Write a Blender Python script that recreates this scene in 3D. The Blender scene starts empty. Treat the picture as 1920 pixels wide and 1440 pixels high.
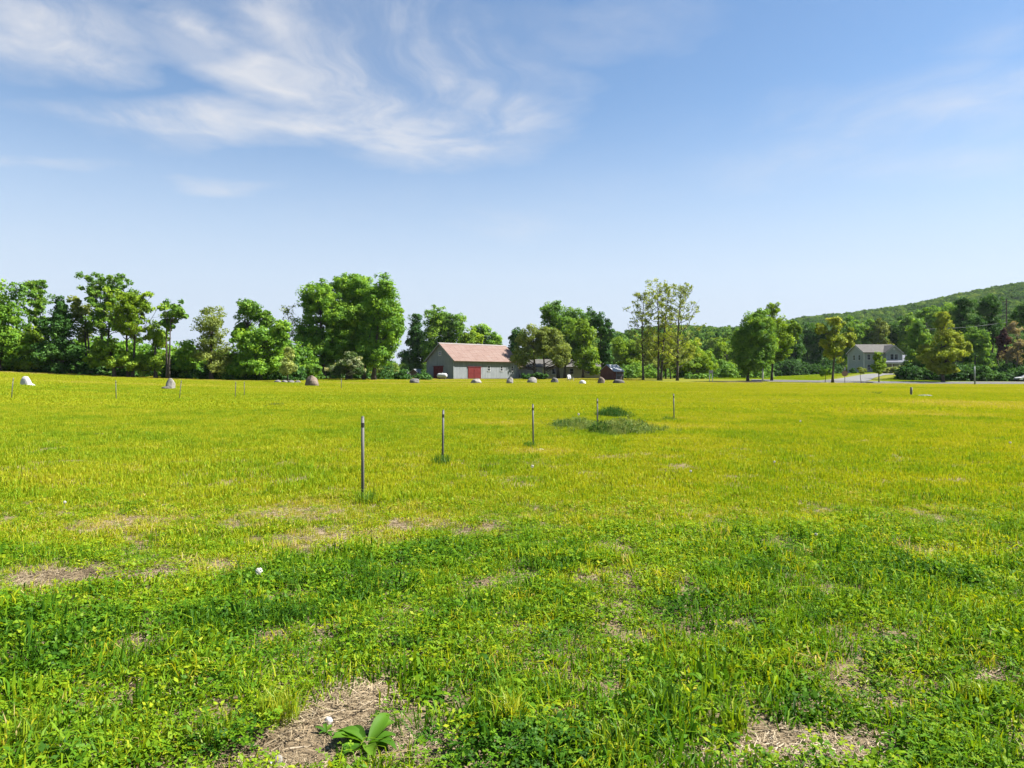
import bpy, bmesh, math, random
import numpy as np
from mathutils import Vector, Matrix

R = math.radians
scene = bpy.context.scene
COL = scene.collection

# ------------------------------------------------------------------ camera
F = 1300.0            # focal length in pixels of the 1920 px wide photograph
EYE = 1.70            # eye height
HV = 704.0            # horizon row
cam = bpy.data.cameras.new('camera')
cam.sensor_width = 36.0
cam.lens = F / 1920.0 * 36.0
cam.shift_y = -(720.0 - HV) / 1920.0
cam.clip_start = 0.05
cam.clip_end = 9000.0
cam_o = bpy.data.objects.new('camera', cam)
cam_o.location = (0, 0, EYE)
cam_o.rotation_euler = (R(90), 0, 0)
COL.objects.link(cam_o)
scene.camera = cam_o

# ------------------------------------------------------------------ sky and sun
SUN_EL = 50.0
SUN_AZ = 87.0         # clockwise from +Y (the viewing direction)
world = bpy.data.worlds.new('World')
scene.world = world
world.use_nodes = True
SKY_STRENGTH = 0.06


def build_world():
    nt = world.node_tree
    nt.nodes.clear()
    N = nt.nodes.new
    L = nt.links.new
    out = N('ShaderNodeOutputWorld')
    bg = N('ShaderNodeBackground')
    bg.inputs['Strength'].default_value = SKY_STRENGTH
    L(bg.outputs[0], out.inputs[0])
    sky = N('ShaderNodeTexSky')
    sky.sky_type = 'NISHITA'
    sky.sun_disc = False
    sky.sun_elevation = R(SUN_EL)
    sky.sun_rotation = R(SUN_AZ)
    sky.altitude = 0.0
    sky.air_density = 1.0
    sky.dust_density = 0.0
    sky.ozone_density = 1.0
    hs = N('ShaderNodeHueSaturation')
    hs.inputs['Saturation'].default_value = 1.14
    hs.inputs['Value'].default_value = 0.82
    L(sky.outputs[0], hs.inputs['Color'])
    # thin cirrus on a high flat layer: p = direction.xy / direction.z
    tc = N('ShaderNodeTexCoord')
    sep = N('ShaderNodeSeparateXYZ')
    L(tc.outputs['Generated'], sep.inputs[0])

    def M(op, a, b=None, clamp=False):
        n = N('ShaderNodeMath')
        n.operation = op
        n.use_clamp = clamp
        for i, s in enumerate((a, b)):
            if s is None:
                continue
            if isinstance(s, (int, float)):
                n.inputs[i].default_value = s
            else:
                L(s, n.inputs[i])
        return n.outputs[0]
    zz = M('MAXIMUM', sep.outputs['Z'], 0.03)
    px = M('DIVIDE', sep.outputs['X'], zz)
    py = M('DIVIDE', sep.outputs['Y'], zz)
    comb = N('ShaderNodeCombineXYZ')
    L(px, comb.inputs[0])
    L(py, comb.inputs[1])
    P = comb.outputs[0]

    def noise(vec, scale, detail=6, rough=0.6, dist=0.0, rot=0.0, sc=(1, 1, 1), loc=(0, 0, 0)):
        mp = N('ShaderNodeMapping')
        mp.inputs['Rotation'].default_value = (0, 0, R(rot))
        mp.inputs['Scale'].default_value = sc
        mp.inputs['Location'].default_value = loc
        L(vec, mp.inputs['Vector'])
        n = N('ShaderNodeTexNoise')
        n.inputs['Scale'].default_value = scale
        n.inputs['Detail'].default_value = detail
        n.inputs['Roughness'].default_value = rough
        n.inputs['Distortion'].default_value = dist
        L(mp.outputs[0], n.inputs['Vector'])
        return n.outputs[0]
    # warp the layer so that the wisps curl
    wn = N('ShaderNodeTexNoise')
    wn.inputs['Scale'].default_value = 0.9
    wn.inputs['Detail'].default_value = 3
    L(P, wn.inputs['Vector'])
    vm = N('ShaderNodeVectorMath')
    vm.operation = 'MULTIPLY_ADD'
    L(wn.outputs['Color'], vm.inputs[0])
    vm.inputs[1].default_value = (0.9, 0.9, 0)
    L(P, vm.inputs[2])
    Q = vm.outputs[0]
    wisps = noise(Q, 1.25, 12, 0.62, 0.35, 50, (1.1, 0.7, 1), (3.1, 1.7, 0))
    fine = noise(Q, 3.6, 8, 0.62, 0.5, 55, (1.2, 0.6, 1), (1.3, 5.1, 0))
    broad = noise(P, 0.42, 4, 0.55, 0.4, -10, (1.0, 0.8, 1), (7.3, 2.2, 0))
    # banks of cloud at their places on the layer
    wp = N('ShaderNodeVectorMath')
    wp.operation = 'MULTIPLY_ADD'
    wn2 = N('ShaderNodeTexNoise')
    wn2.inputs['Scale'].default_value = 1.6
    wn2.inputs['Detail'].default_value = 6
    L(P, wn2.inputs['Vector'])
    L(wn2.outputs['Color'], wp.inputs[0])
    wp.inputs[1].default_value = (0.7, 0.9, 0)
    vs_ = N('ShaderNodeVectorMath')
    vs_.operation = 'SUBTRACT'
    L(wp.outputs[0], vs_.inputs[0])
    vs_.inputs[1].default_value = (0.35, 0.45, 0)
    L(P, wp.inputs[2])
    PB = vs_.outputs[0]
    banks = None
    for (u, v, ru, rv, w) in CLOUDS:
        e = (HV - v) / F
        t = (u - 960.0) / F
        cy = 1.0 / e
        cx = t * cy
        rx = ru / F * cy * 1.5
        ry = rv / F / (e * e) * 1.5
        mp = N('ShaderNodeMapping')
        mp.vector_type = 'POINT'
        mp.inputs['Location'].default_value = (-cx / rx, -cy / ry, 0)
        mp.inputs['Scale'].default_value = (1 / rx, 1 / ry, 0)
        L(PB, mp.inputs['Vector'])
        g = N('ShaderNodeTexGradient')
        g.gradient_type = 'SPHERICAL'
        L(mp.outputs[0], g.inputs['Vector'])
        x = M('MULTIPLY', g.outputs['Fac'], w)
        banks = x if banks is None else M('ADD', banks, x)
    banks = M('MINIMUM', banks, 1.0)

    def mrange(x, a, b, c=0.0, d=1.0):
        n = N('ShaderNodeMapRange')
        n.interpolation_type = 'SMOOTHSTEP'
        for k_, v_ in zip(('From Min', 'From Max', 'To Min', 'To Max'), (a, b, c, d)):
            n.inputs[k_].default_value = v_
        L(x, n.inputs['Value'])
        return n.outputs[0]
    w1 = M('ADD', M('MULTIPLY', wisps, 0.68), M('MULTIPLY', fine, 0.32))
    tex = mrange(w1, 0.36, 0.66, 0.12, 1.0)
    dens = M('MULTIPLY', banks, tex)
    veil = M('MULTIPLY', mrange(broad, 0.5, 0.8), M('MULTIPLY', tex, 0.16))
    dens = M('ADD', dens, veil)
    dens = M('MULTIPLY', M('MINIMUM', dens, 1.0), mrange(sep.outputs['Z'], 0.03, 0.2))
    dens = M('MULTIPLY', dens, 0.86)
    # pale summer haze: the air whitens towards the horizon, alike all round
    hz = N('ShaderNodeMapRange')
    hz.interpolation_type = 'SMOOTHERSTEP'
    hz.inputs['From Min'].default_value = 0.0
    hz.inputs['From Max'].default_value = 0.42
    hz.inputs['To Min'].default_value = 0.96
    hz.inputs['To Max'].default_value = 0.0
    L(sep.outputs['Z'], hz.inputs['Value'])
    hm = N('ShaderNodeMix')
    hm.data_type = 'RGBA'
    L(hz.outputs[0], hm.inputs['Factor'])
    L(hs.outputs[0], hm.inputs['A'])
    hm.inputs['B'].default_value = HAZE_C
    mix = N('ShaderNodeMix')
    mix.data_type = 'RGBA'
    L(dens, mix.inputs['Factor'])
    L(hm.outputs['Result'], mix.inputs['A'])
    mix.inputs['B'].default_value = (CLOUD_L, CLOUD_L * 1.0, CLOUD_L * 1.02, 1)
    L(mix.outputs['Result'], bg.inputs['Color'])


EXPOSURE = 1.72
GAIN = SKY_STRENGTH * 2 ** EXPOSURE
HAZE_C = (0.63 / GAIN, 0.72 / GAIN, 0.86 / GAIN, 1)
CLOUD_L = 0.83 / GAIN
CLOUDS = [
    (130, 95, 210, 55, 1.3), (620, 130, 170, 80, 1.3), (660, 190, 150, 60, 1.0), (610, 45, 110, 45, 1.2),
    (800, 255, 190, 60, 1.2), (480, 248, 240, 32, 1.0), (890, 135, 150, 45, 1.1), (980, 195, 90, 40, .6),
    (720, 20, 130, 60, 0.9), (1100, 60, 190, 28, 0.38), (1820, 205, 300, 45, 0.7),
    (1810, 300, 220, 40, 0.4), (1500, 310, 160, 60, 0.25), (420, 345, 80, 14, 0.8),
    (60, 295, 120, 18, 0.7), (270, 220, 170, 26, 0.9), (250, 10, 200, 30, 0.6), (405, 65, 40, 25, 0.8),
    (960, 425, 90, 25, 0.35), (1780, 90, 60, 60, .25),
]
build_world()

sun = bpy.data.lights.new('sun', 'SUN')
sun.energy = 5.0
sun.angle = R(0.53)
sun.color = (1.0, 0.955, 0.87)
sun_o = bpy.data.objects.new('sun', sun)
sd = Vector((math.sin(R(SUN_AZ)) * math.cos(R(SUN_EL)), math.cos(R(SUN_AZ)) * math.cos(R(SUN_EL)), math.sin(R(SUN_EL))))
sun_o.rotation_euler = (-sd).to_track_quat('-Z', 'Y').to_euler()
sun_o.location = (60, -20, 80)
COL.objects.link(sun_o)

vs = scene.view_settings
vs.view_transform = 'Standard'
vs.look = 'None'
vs.exposure = EXPOSURE
vs.gamma = 1.0
vs.use_curve_mapping = False
scene.cycles.max_bounces = 7
scene.cycles.diffuse_bounces = 3
scene.cycles.glossy_bounces = 2
scene.cycles.transmission_bounces = 5
scene.cycles.transparent_max_bounces = 4
scene.cycles.caustics_reflective = False
scene.cycles.caustics_refractive = False
scene.cycles.sample_clamp_indirect = 4.0
scene.cycles.use_denoising = True

# ------------------------------------------------------------------ terrain function
rng = np.random.default_rng(7)


def sstep(a, b, x):
    t = np.clip((np.asarray(x, float) - a) / (b - a), 0, 1)
    return t * t * (3 - 2 * t)


_lat = np.random.default_rng(11).random((256, 256))


def vnoise(x, y):
    x = np.asarray(x, float)
    y = np.asarray(y, float)
    xi = np.floor(x).astype(int)
    yi = np.floor(y).astype(int)
    fx = x - xi
    fy = y - yi
    fx = fx * fx * (3 - 2 * fx)
    fy = fy * fy * (3 - 2 * fy)
    a = _lat[xi & 255, yi & 255]
    b = _lat[(xi + 1) & 255, yi & 255]
    c = _lat[xi & 255, (yi + 1) & 255]
    d = _lat[(xi + 1) & 255, (yi + 1) & 255]
    return (a * (1 - fx) + b * fx) * (1 - fy) + (c * (1 - fx) + d * fx) * fy


def fbm(x, y, o=4):
    s = 0
    a = 0.5
    for k in range(o):
        s = s + a * vnoise(np.asarray(x) * 2 ** k + 17.3 * k, np.asarray(y) * 2 ** k + 9.1 * k)
        a *= 0.5
    return s / (1 - 0.5 ** o)


def road_y(x):
    x = np.asarray(x, float)
    return 121.0 + 16.0 * sstep(62, 20, x) - 5.0 * sstep(62, 110, x) + 26 * sstep(20, -10, x)


def ground(x, y):
    x = np.asarray(x, float)
    y = np.asarray(y, float)
    yy = np.maximum(y, 12.0)
    t = np.clip(x / yy, -1.1, 1.1)
    c = np.interp(y, [0, 40, 70, 100, 143, 175, 260], [0, 0, 0.27, 0.56, 0.95, 1.1, 1.2])
    c = c * (1 - 0.72 * sstep(0.10, 0.74, t))
    A = np.interp(-t, [0.0, 0.1, 0.3, 0.43, 0.57, 0.74, 1.1], [0, 0, 0.30, 0.50, 0.95, 1.70, 2.4])
    c = c + A * (np.clip(y, 0, 150) / 95.0) ** 1.4
    # the verge behind the road and the house's lawn
    q = sstep(24, 40, x)
    c = c + q * 0.30 * sstep(-3.2, 3.2, y - road_y(x))
    amp = np.interp(t, [0.25, 0.38, 0.45, 0.52, 0.60, 0.74, 1.0], [0.0, 0.25, 1.1, 1.75, 1.7, 0.8, 0.5])
    c = c + amp * sstep(136, 186, y)
    near = 1 - sstep(14, 40, y)
    c = c + near * (0.05 * (fbm(x * 0.55, y * 0.55, 3) - 0.5) + 0.05 * (vnoise(x * 1.9 + 5, y * 1.9) - 0.5))
    # low swell in the field
    c = c + 0.10 * (vnoise(x * 0.045 + 3, y * 0.045 + 8) - 0.5) * sstep(15, 60, y)
    return c


def G(x, y):
    return float(ground(x, y))


def at(u, d):
    x = (u - 960.0) / F * d
    return x, d, G(x, d)


def depth_for(u, v):
    """distance at which the ground is seen in row v of the photograph's column u"""
    lo, hi = 2.0, 135.0
    for _ in range(50):
        m = 0.5 * (lo + hi)
        x, y, z = at(u, m)
        if HV + F * (EYE - z) / m > v:
            lo = m
        else:
            hi = m
    return 0.5 * (lo + hi)


# ------------------------------------------------------------------ mesh helpers
def mesh_np(name, verts, faces, attrs=None, smooth=False):
    """faces: (M,k) array or list of (M,k) arrays with different k"""
    me = bpy.data.meshes.new(name)
    verts = np.asarray(verts, np.float32)
    if not isinstance(faces, list):
        faces = [faces]
    faces = [np.asarray(f, np.int32) for f in faces if len(f)]
    me.vertices.add(len(verts))
    me.vertices.foreach_set('co', verts.ravel())
    tot = sum(f.size for f in faces)
    npoly = sum(len(f) for f in faces)
    me.loops.add(tot)
    me.loops.foreach_set('vertex_index', np.concatenate([f.ravel() for f in faces]))
    me.polygons.add(npoly)
    sizes = np.concatenate([np.full(len(f), f.shape[1], np.int32) for f in faces])
    starts = np.concatenate([[0], np.cumsum(sizes)[:-1]]).astype(np.int32)
    me.polygons.foreach_set('loop_start', starts)
    if smooth:
        me.polygons.foreach_set('use_smooth', np.ones(npoly, bool))
    for k, v in (attrs or {}).items():
        a = me.attributes.new(k, 'FLOAT', 'POINT')
        a.data.foreach_set('value', np.asarray(v, np.float32))
    me.update(calc_edges=True)
    return me


def link(name, me, mat=None, parent=None, loc=None, rotz=None):
    o = bpy.data.objects.new(name, me)
    if mat is not None and me is not None and len(me.materials) == 0:
        me.materials.append(mat)
    if parent is not None:
        o.parent = parent
    if loc is not None:
        o.location = loc
    if rotz is not None:
        o.rotation_euler = (0, 0, rotz)
    COL.objects.link(o)
    return o


def tag(o, label, cat=None, group=None, kind=None):
    o['label'] = label
    if cat:
        o['category'] = cat
    if group:
        o['group'] = group
    if kind:
        o['kind'] = kind
    return o


def thing(name, label, cat, loc=(0, 0, 0), rotz=0.0, group=None):
    o = bpy.data.objects.new(name, None)
    o.empty_display_size = 0.3
    o.location = loc
    o.rotation_euler = (0, 0, rotz)
    COL.objects.link(o)
    return tag(o, label, cat, group)


class MB:
    def __init__(self):
        self.v = []
        self.f = []

    def box(self, x0, x1, y0, y1, z0, z1):
        n = len(self.v)
        self.v += [(x0, y0, z0), (x1, y0, z0), (x1, y1, z0), (x0, y1, z0), (x0, y0, z1), (x1, y0, z1), (x1, y1, z1), (x0, y1, z1)]
        self.f += [tuple(n + i for i in q) for q in ((3, 2, 1, 0), (4, 5, 6, 7), (0, 1, 5, 4), (1, 2, 6, 5), (2, 3, 7, 6), (3, 0, 4, 7))]
        return self

    def prism(self, prof, axis, a, b):
        """closed profile (list of 2d points) pushed along axis 'x' or 'y' from a to b"""
        n = len(self.v)
        k = len(prof)
        for s in (a, b):
            for (p, q) in prof:
                self.v.append((s, p, q) if axis == 'x' else (p, s, q))
        self.f.append(tuple(n + i for i in range(k))[::-1])
        self.f.append(tuple(n + k + i for i in range(k)))
        for i in range(k):
            j = (i + 1) % k
            self.f.append((n + i, n + j, n + k + j, n + k + i))
        return self

    def tube(self, pts, rad, n=8, cap=True):
        base = len(self.v)
        pts = [Vector(p) for p in pts]
        for i, p in enumerate(pts):
            d = (pts[min(i + 1, len(pts) - 1)] - pts[max(i - 1, 0)]).normalized()
            a = d.orthogonal().normalized() if abs(d.z) < 0.9 else Vector((1, 0, 0)).cross(d).normalized()
            b = d.cross(a)
            r = rad[i] if hasattr(rad, '__len__') else rad
            for k in range(n):
                th = 2 * math.pi * k / n
                self.v.append(tuple(p + a * (r * math.cos(th)) + b * (r * math.sin(th))))
        for i in range(len(pts) - 1):
            for k in range(n):
                a0 = base + i * n + k
                a1 = base + i * n + (k + 1) % n
                self.f.append((a0, a1, a1 + n, a0 + n))
        if cap:
            self.f.append(tuple(base + k for k in range(n))[::-1])
            e = base + (len(pts) - 1) * n
            self.f.append(tuple(e + k for k in range(n)))
        return self

    def build(self, name, mat, parent=None, loc=None, rotz=None, smooth=False, bevel=0.0):
        me = bpy.data.meshes.new(name)
        me.from_pydata([tuple(map(float, q)) for q in self.v], [], self.f)
        bm = bmesh.new()
        bm.from_mesh(me)
        bmesh.ops.recalc_face_normals(bm, faces=bm.faces)
        if bevel:
            bmesh.ops.bevel(bm, geom=list(bm.edges), offset=bevel, segments=1, affect='EDGES')
        bm.to_mesh(me)
        bm.free()
        if smooth:
            for p in me.polygons:
                p.use_smooth = True
        return link(name, me, mat, parent, loc, rotz)


# ------------------------------------------------------------------ materials
def new_mat(name):
    m = bpy.data.materials.new(name)
    m.use_nodes = True
    nt = m.node_tree
    nt.nodes.clear()
    out = nt.nodes.new('ShaderNodeOutputMaterial')
    return m, nt, out


def tex_noise(nt, scale, detail=4, rough=0.55, coord='Object', sc=(1, 1, 1), dist=0.0):
    if coord == 'World':
        g = nt.nodes.new('ShaderNodeNewGeometry')
        src = g.outputs['Position']
    else:
        g = nt.nodes.new('ShaderNodeTexCoord')
        src = g.outputs[coord]
    mp = nt.nodes.new('ShaderNodeMapping')
    mp.inputs['Scale'].default_value = sc
    nt.links.new(src, mp.inputs['Vector'])
    n = nt.nodes.new('ShaderNodeTexNoise')
    n.inputs['Scale'].default_value = scale
    n.inputs['Detail'].default_value = detail
    n.inputs['Roughness'].default_value = rough
    n.inputs['Distortion'].default_value = dist
    nt.links.new(mp.outputs[0], n.inputs['Vector'])
    return n.outputs[0]


def ramp(nt, fac, stops):
    r = nt.nodes.new('ShaderNodeValToRGB')
    el = r.color_ramp.elements
    while len(el) < len(stops):
        el.new(0.5)
    for e, (p, c) in zip(el, stops):
        e.position = p
        e.color = (*c, 1)
    nt.links.new(fac, r.inputs[0])
    return r.outputs[0]


def mixc(nt, fac, a, b, mode='MIX'):
    m = nt.nodes.new('ShaderNodeMix')
    m.data_type = 'RGBA'
    m.blend_type = mode
    for s, k in ((fac, 'Factor'), (a, 'A'), (b, 'B')):
        if isinstance(s, (int, float)):
            m.inputs[k].default_value = s
        elif isinstance(s, tuple):
            m.inputs[k].default_value = (*s, 1)
        else:
            nt.links.new(s, m.inputs[k])
    return m.outputs['Result']


def surf(name, c1, c2, scale=4.0, rough=0.7, sc=(1, 1, 1), bump=0.0, bscale=None, metal=0.0, coord='Object', spec=0.4, c3=None):
    m, nt, out = new_mat(name)
    b = nt.nodes.new('ShaderNodeBsdfPrincipled')
    b.inputs['Roughness'].default_value = rough
    b.inputs['Metallic'].default_value = metal
    b.inputs['Specular IOR Level'].default_value = spec
    n = tex_noise(nt, scale, 6, 0.6, coord, sc)
    stops = [(0.3, c1), (0.7, c2)] if c3 is None else [(0.28, c1), (0.5, c2), (0.72, c3)]
    nt.links.new(ramp(nt, n, stops), b.inputs['Base Color'])
    if bump:
        n2 = tex_noise(nt, bscale or scale * 3, 6, 0.6, coord, sc)
        bp = nt.nodes.new('ShaderNodeBump')
        bp.inputs['Strength'].default_value = bump
        bp.inputs['Distance'].default_value = 0.05
        nt.links.new(n2, bp.inputs['Height'])
        nt.links.new(bp.outputs[0], b.inputs['Normal'])
    nt.links.new(b.outputs[0], out.inputs[0])
    return m


def attr(nt, name, kind='GEOMETRY'):
    a = nt.nodes.new('ShaderNodeAttribute')
    a.attribute_name = name
    a.attribute_type = kind
    return a


def leaf_mat(name, stops, trans=0.43, warm=(1.25, 1.15, 0.55), gloss=0.008, attr_kind='GEOMETRY', attr_name='tint', both=False):
    """foliage: colour by a per-clump tint, light passing through the leaf"""
    m, nt, out = new_mat(name)
    a = attr(nt, attr_name, attr_kind)
    fac = a.outputs['Fac']
    if both:
        a2 = attr(nt, 'tint', 'GEOMETRY')
        ad = nt.nodes.new('ShaderNodeMath')
        ad.operation = 'ADD'
        nt.links.new(fac, ad.inputs[0])
        nt.links.new(a2.outputs['Fac'], ad.inputs[1])
        fac = ad.outputs[0]
    col = ramp(nt, fac, stops)
    d = nt.nodes.new('ShaderNodeBsdfDiffuse')
    nt.links.new(col, d.inputs[0])
    t = nt.nodes.new('ShaderNodeBsdfTranslucent')
    nt.links.new(mixc(nt, 1.0, col, warm, 'MULTIPLY'), t.inputs[0])
    ms = nt.nodes.new('ShaderNodeMixShader')
    ms.inputs[0].default_value = trans
    nt.links.new(d.outputs[0], ms.inputs[1])
    nt.links.new(t.outputs[0], ms.inputs[2])
    last = ms
    if gloss:
        g = nt.nodes.new('ShaderNodeBsdfGlossy')
        g.inputs['Roughness'].default_value = 0.55
        g.inputs[0].default_value = (1, 1, 1, 1)
        m2 = nt.nodes.new('ShaderNodeMixShader')
        m2.inputs[0].default_value = gloss
        nt.links.new(ms.outputs[0], m2.inputs[1])
        nt.links.new(g.outputs[0], m2.inputs[2])
        last = m2
    nt.links.new(last.outputs[0], out.inputs[0])
    return m


LM = {
    'maple': leaf_mat('leaf_maple', [(0.0, (0.072, 0.167, 0.020)), (0.5, (0.145, 0.293, 0.028)), (1.0, (0.290, 0.449, 0.040))]),
    'green': leaf_mat('leaf_green', [(0.0, (0.062, 0.146, 0.022)), (0.5, (0.122, 0.247, 0.031)), (1.0, (0.242, 0.376, 0.043))]),
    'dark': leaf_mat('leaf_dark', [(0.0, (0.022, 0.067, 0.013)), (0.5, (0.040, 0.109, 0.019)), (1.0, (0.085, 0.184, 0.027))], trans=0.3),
    'yellow': leaf_mat('leaf_yellow', [(0.0, (0.130, 0.190, 0.016)), (0.5, (0.240, 0.305, 0.028)), (1.0, (0.400, 0.430, 0.070))], trans=0.42),
    'olive': leaf_mat('leaf_olive', [(0.0, (0.093, 0.136, 0.027)), (0.5, (0.178, 0.232, 0.044)), (1.0, (0.295, 0.344, 0.079))]),
    'lime': leaf_mat('leaf_lime', [(0.0, (0.085, 0.168, 0.013)), (0.5, (0.178, 0.288, 0.021)), (1.0, (0.295, 0.416, 0.032))], trans=0.42),
    'pale': leaf_mat('leaf_pale', [(0.0, (0.155, 0.216, 0.058)), (0.5, (0.264, 0.328, 0.089)), (1.0, (0.419, 0.464, 0.147))]),
    'blossom': leaf_mat('leaf_blossom', [(0.0, (0.040, 0.085, 0.022)), (0.55, (0.080, 0.135, 0.035)), (0.8, (0.350, 0.380, 0.220)), (1.0, (0.550, 0.560, 0.400))]),
    'purple': leaf_mat('leaf_purple', [(0.0, (0.040, 0.018, 0.024)), (0.5, (0.075, 0.034, 0.045)), (1.0, (0.120, 0.060, 0.070))]),
    'buff': leaf_mat('leaf_buff', [(0.0, (0.120, 0.100, 0.060)), (0.5, (0.190, 0.160, 0.090)), (1.0, (0.290, 0.250, 0.150))]),
}
BARK = surf('bark', (0.035, 0.028, 0.022), (0.085, 0.070, 0.055), 5, 0.9, (3, 3, 0.6), 0.6, 12)
BARK_PALE = surf('bark_grey', (0.075, 0.068, 0.058), (0.15, 0.135, 0.115), 5, 0.9, (3, 3, 0.6), 0.5, 12)

GRASS_STOPS = [(0.0, (0.026, 0.084, 0.006)), (0.25, (0.072, 0.176, 0.008)), (0.5, (0.165, 0.272, 0.009)), (0.75, (0.320, 0.345, 0.012)), (0.93, (0.390, 0.365, 0.032)), (1.0, (0.430, 0.350, 0.150))]
GRASS = leaf_mat('grass_blades', GRASS_STOPS, trans=0.40, warm=(1.25, 1.12, 0.45), gloss=0.006, attr_kind='INSTANCER', attr_name='hue', both=True)
TUFT = leaf_mat('grass_tuft', GRASS_STOPS, trans=0.42, warm=(1.25, 1.12, 0.45), gloss=0.02)
STRAW = leaf_mat('straw', [(0.0, (0.08, 0.058, 0.034)), (0.5, (0.225, 0.172, 0.100)), (1.0, (0.40, 0.33, 0.22))], trans=0.12, warm=(1, 1, 0.9), gloss=0.03, attr_kind='INSTANCER', attr_name='hue', both=True)


def soil_material():
    m, nt, out = new_mat('field_ground')
    b = nt.nodes.new('ShaderNodeBsdfPrincipled')
    b.inputs['Roughness'].default_value = 0.95
    b.inputs['Specular IOR Level'].default_value = 0.1
    n1 = tex_noise(nt, 3.0, 8, 0.65, 'World')
    n2 = tex_noise(nt, 60.0, 4, 0.7, 'World')
    soil = ramp(nt, n1, [(0.25, (0.085, 0.064, 0.040)), (0.5, (0.190, 0.150, 0.096)), (0.75, (0.290, 0.240, 0.165))])
    grit = ramp(nt, n2, [(0.3, (0.55, 0.52, 0.5)), (0.7, (1.15, 1.1, 1.05))])
    soil = mixc(nt, 1.0, soil, grit, 'MULTIPLY')
    n3 = tex_noise(nt, 0.10, 6, 0.6, 'World')
    n4 = tex_noise(nt, 1.3, 5, 0.65, 'World', (0.4, 1, 1))
    turf = ramp(nt, n3, [(0.3, (0.10, 0.125, 0.006)), (0.55, (0.14, 0.142, 0.007)), (0.75, (0.165, 0.148, 0.013))])
    turf = mixc(nt, 0.5, turf, ramp(nt, n4, [(0.3, (0.075, 0.095, 0.007)), (0.7, (0.15, 0.145, 0.012))]))
    sepn = nt.nodes.new('ShaderNodeSeparateXYZ')
    g = nt.nodes.new('ShaderNodeNewGeometry')
    nt.links.new(g.outputs['Position'], sepn.inputs[0])
    mr = nt.nodes.new('ShaderNodeMapRange')
    mr.inputs['From Min'].default_value = 9
    mr.inputs['From Max'].default_value = 30
    mr.inputs['To Min'].default_value = 0.0
    nt.links.new(sepn.outputs['Y'], mr.inputs['Value'])
    nt.links.new(mixc(nt, mr.outputs[0], soil, turf), b.inputs['Base Color'])
    bp = nt.nodes.new('ShaderNodeBump')
    bp.inputs['Strength'].default_value = 0.8
    bp.inputs['Distance'].default_value = 0.02
    nt.links.new(n2, bp.inputs['Height'])
    nt.links.new(bp.outputs[0], b.inputs['Normal'])
    nt.links.new(b.outputs[0], out.inputs[0])
    return m


SOIL = soil_material()

# ------------------------------------------------------------------ ground sheet
def spaced(parts):
    out = []
    for a, b, s in parts:
        out += list(np.arange(a, b, s))
    return out


def build_ground():
    ys = spaced([(-60, 0, 6), (0, 14, 0.2), (14, 40, 0.7), (40, 200, 1.0), (200, 320, 6), (320, 1000, 40), (1000, 6001, 500)])
    xp = spaced([(0, 9, 0.25), (9, 40, 1.0), (40, 150, 2.5), (150, 400, 20), (400, 6001, 400)])
    xs = [-x for x in xp[:0:-1]] + xp
    X, Y = np.meshgrid(xs, ys)
    Z = ground(X, Y)
    ny, nx = X.shape
    v = np.stack([X, Y, Z], -1).reshape(-1, 3)
    i = np.arange(ny * nx).reshape(ny, nx)
    q = np.stack([i[:-1, :-1], i[:-1, 1:], i[1:, 1:], i[1:, :-1]], -1).reshape(-1, 4)
    o = link('field', mesh_np('field', v, q, smooth=True), SOIL)
    tag(o, 'open mown field of yellow-green grass over brown soil', 'field', kind='structure')


build_ground()


def ribbon(name, pts, widths, mat, label, cat, lift=0.05, tilt=0.0, kind='structure', sub=1.0, cross=6):
    """a paved strip laid on the ground along a polyline"""
    P = [Vector((a, b)) for a, b in pts]
    dense = []
    w = []
    for i in range(len(P) - 1):
        n = max(1, int((P[i + 1] - P[i]).length / sub))
        for k in range(n):
            f = k / n
            dense.append(P[i].lerp(P[i + 1], f))
            w.append(widths[i] * (1 - f) + widths[i + 1] * f)
    dense.append(P[-1])
    w.append(widths[-1])
    for _ in range(6):
        dense = [dense[0]] + [(dense[i - 1] + dense[i] * 2 + dense[i + 1]) / 4 for i in range(1, len(dense) - 1)] + [dense[-1]]
    v = []
    for i, p in enumerate(dense):
        t = (dense[min(i + 1, len(dense) - 1)] - dense[max(0, i - 1)]).normalized()
        nrm = Vector((-t.y, t.x))
        for k in range(cross + 1):
            s = (k / cross - 0.5)
            q = p + nrm * (s * w[i])
            v.append((q.x, q.y, G(q.x, q.y) + lift))
    f = []
    c = cross + 1
    for i in range(len(dense) - 1):
        for k in range(cross):
            f.append((i * c + k, (i + 1) * c + k, (i + 1) * c + k + 1, i * c + k + 1))
    o = link(name, mesh_np(name, v, np.array(f), smooth=True), mat)
    return tag(o, label, cat, kind=kind)


ASPHALT = surf('asphalt', (0.055, 0.053, 0.05), (0.085, 0.082, 0.077), 0.8, 0.9, (1, 1, 1), 0.3, 30, coord='World')
PAVE = surf('pale_asphalt', (0.095, 0.094, 0.092), (0.135, 0.133, 0.13), 0.5, 0.9, (1, 1, 1), 0.3, 30, coord='World')
PAINT_W = surf('road_paint', (0.12, 0.117, 0.105), (0.17, 0.165, 0.15), 2, 0.7, coord='World')
DIRT = surf('bare_dirt', (0.07, 0.052, 0.036), (0.13, 0.10, 0.074), 1.5, 0.95, bump=0.6, bscale=8, coord='World')

rx = np.arange(44, 260, 4.0)
ribbon('road', [(x, float(road_y(x))) for x in rx], [6.4] * len(rx), ASPHALT, 'grey country road running along the far edge of the field', 'road')
ribbon('edge_line', [(x, float(road_y(x)) + 2.4) for x in rx], [1.1] * len(rx), PAINT_W, 'pale far edge line of the road', 'road marking', lift=0.056, cross=2)

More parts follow.
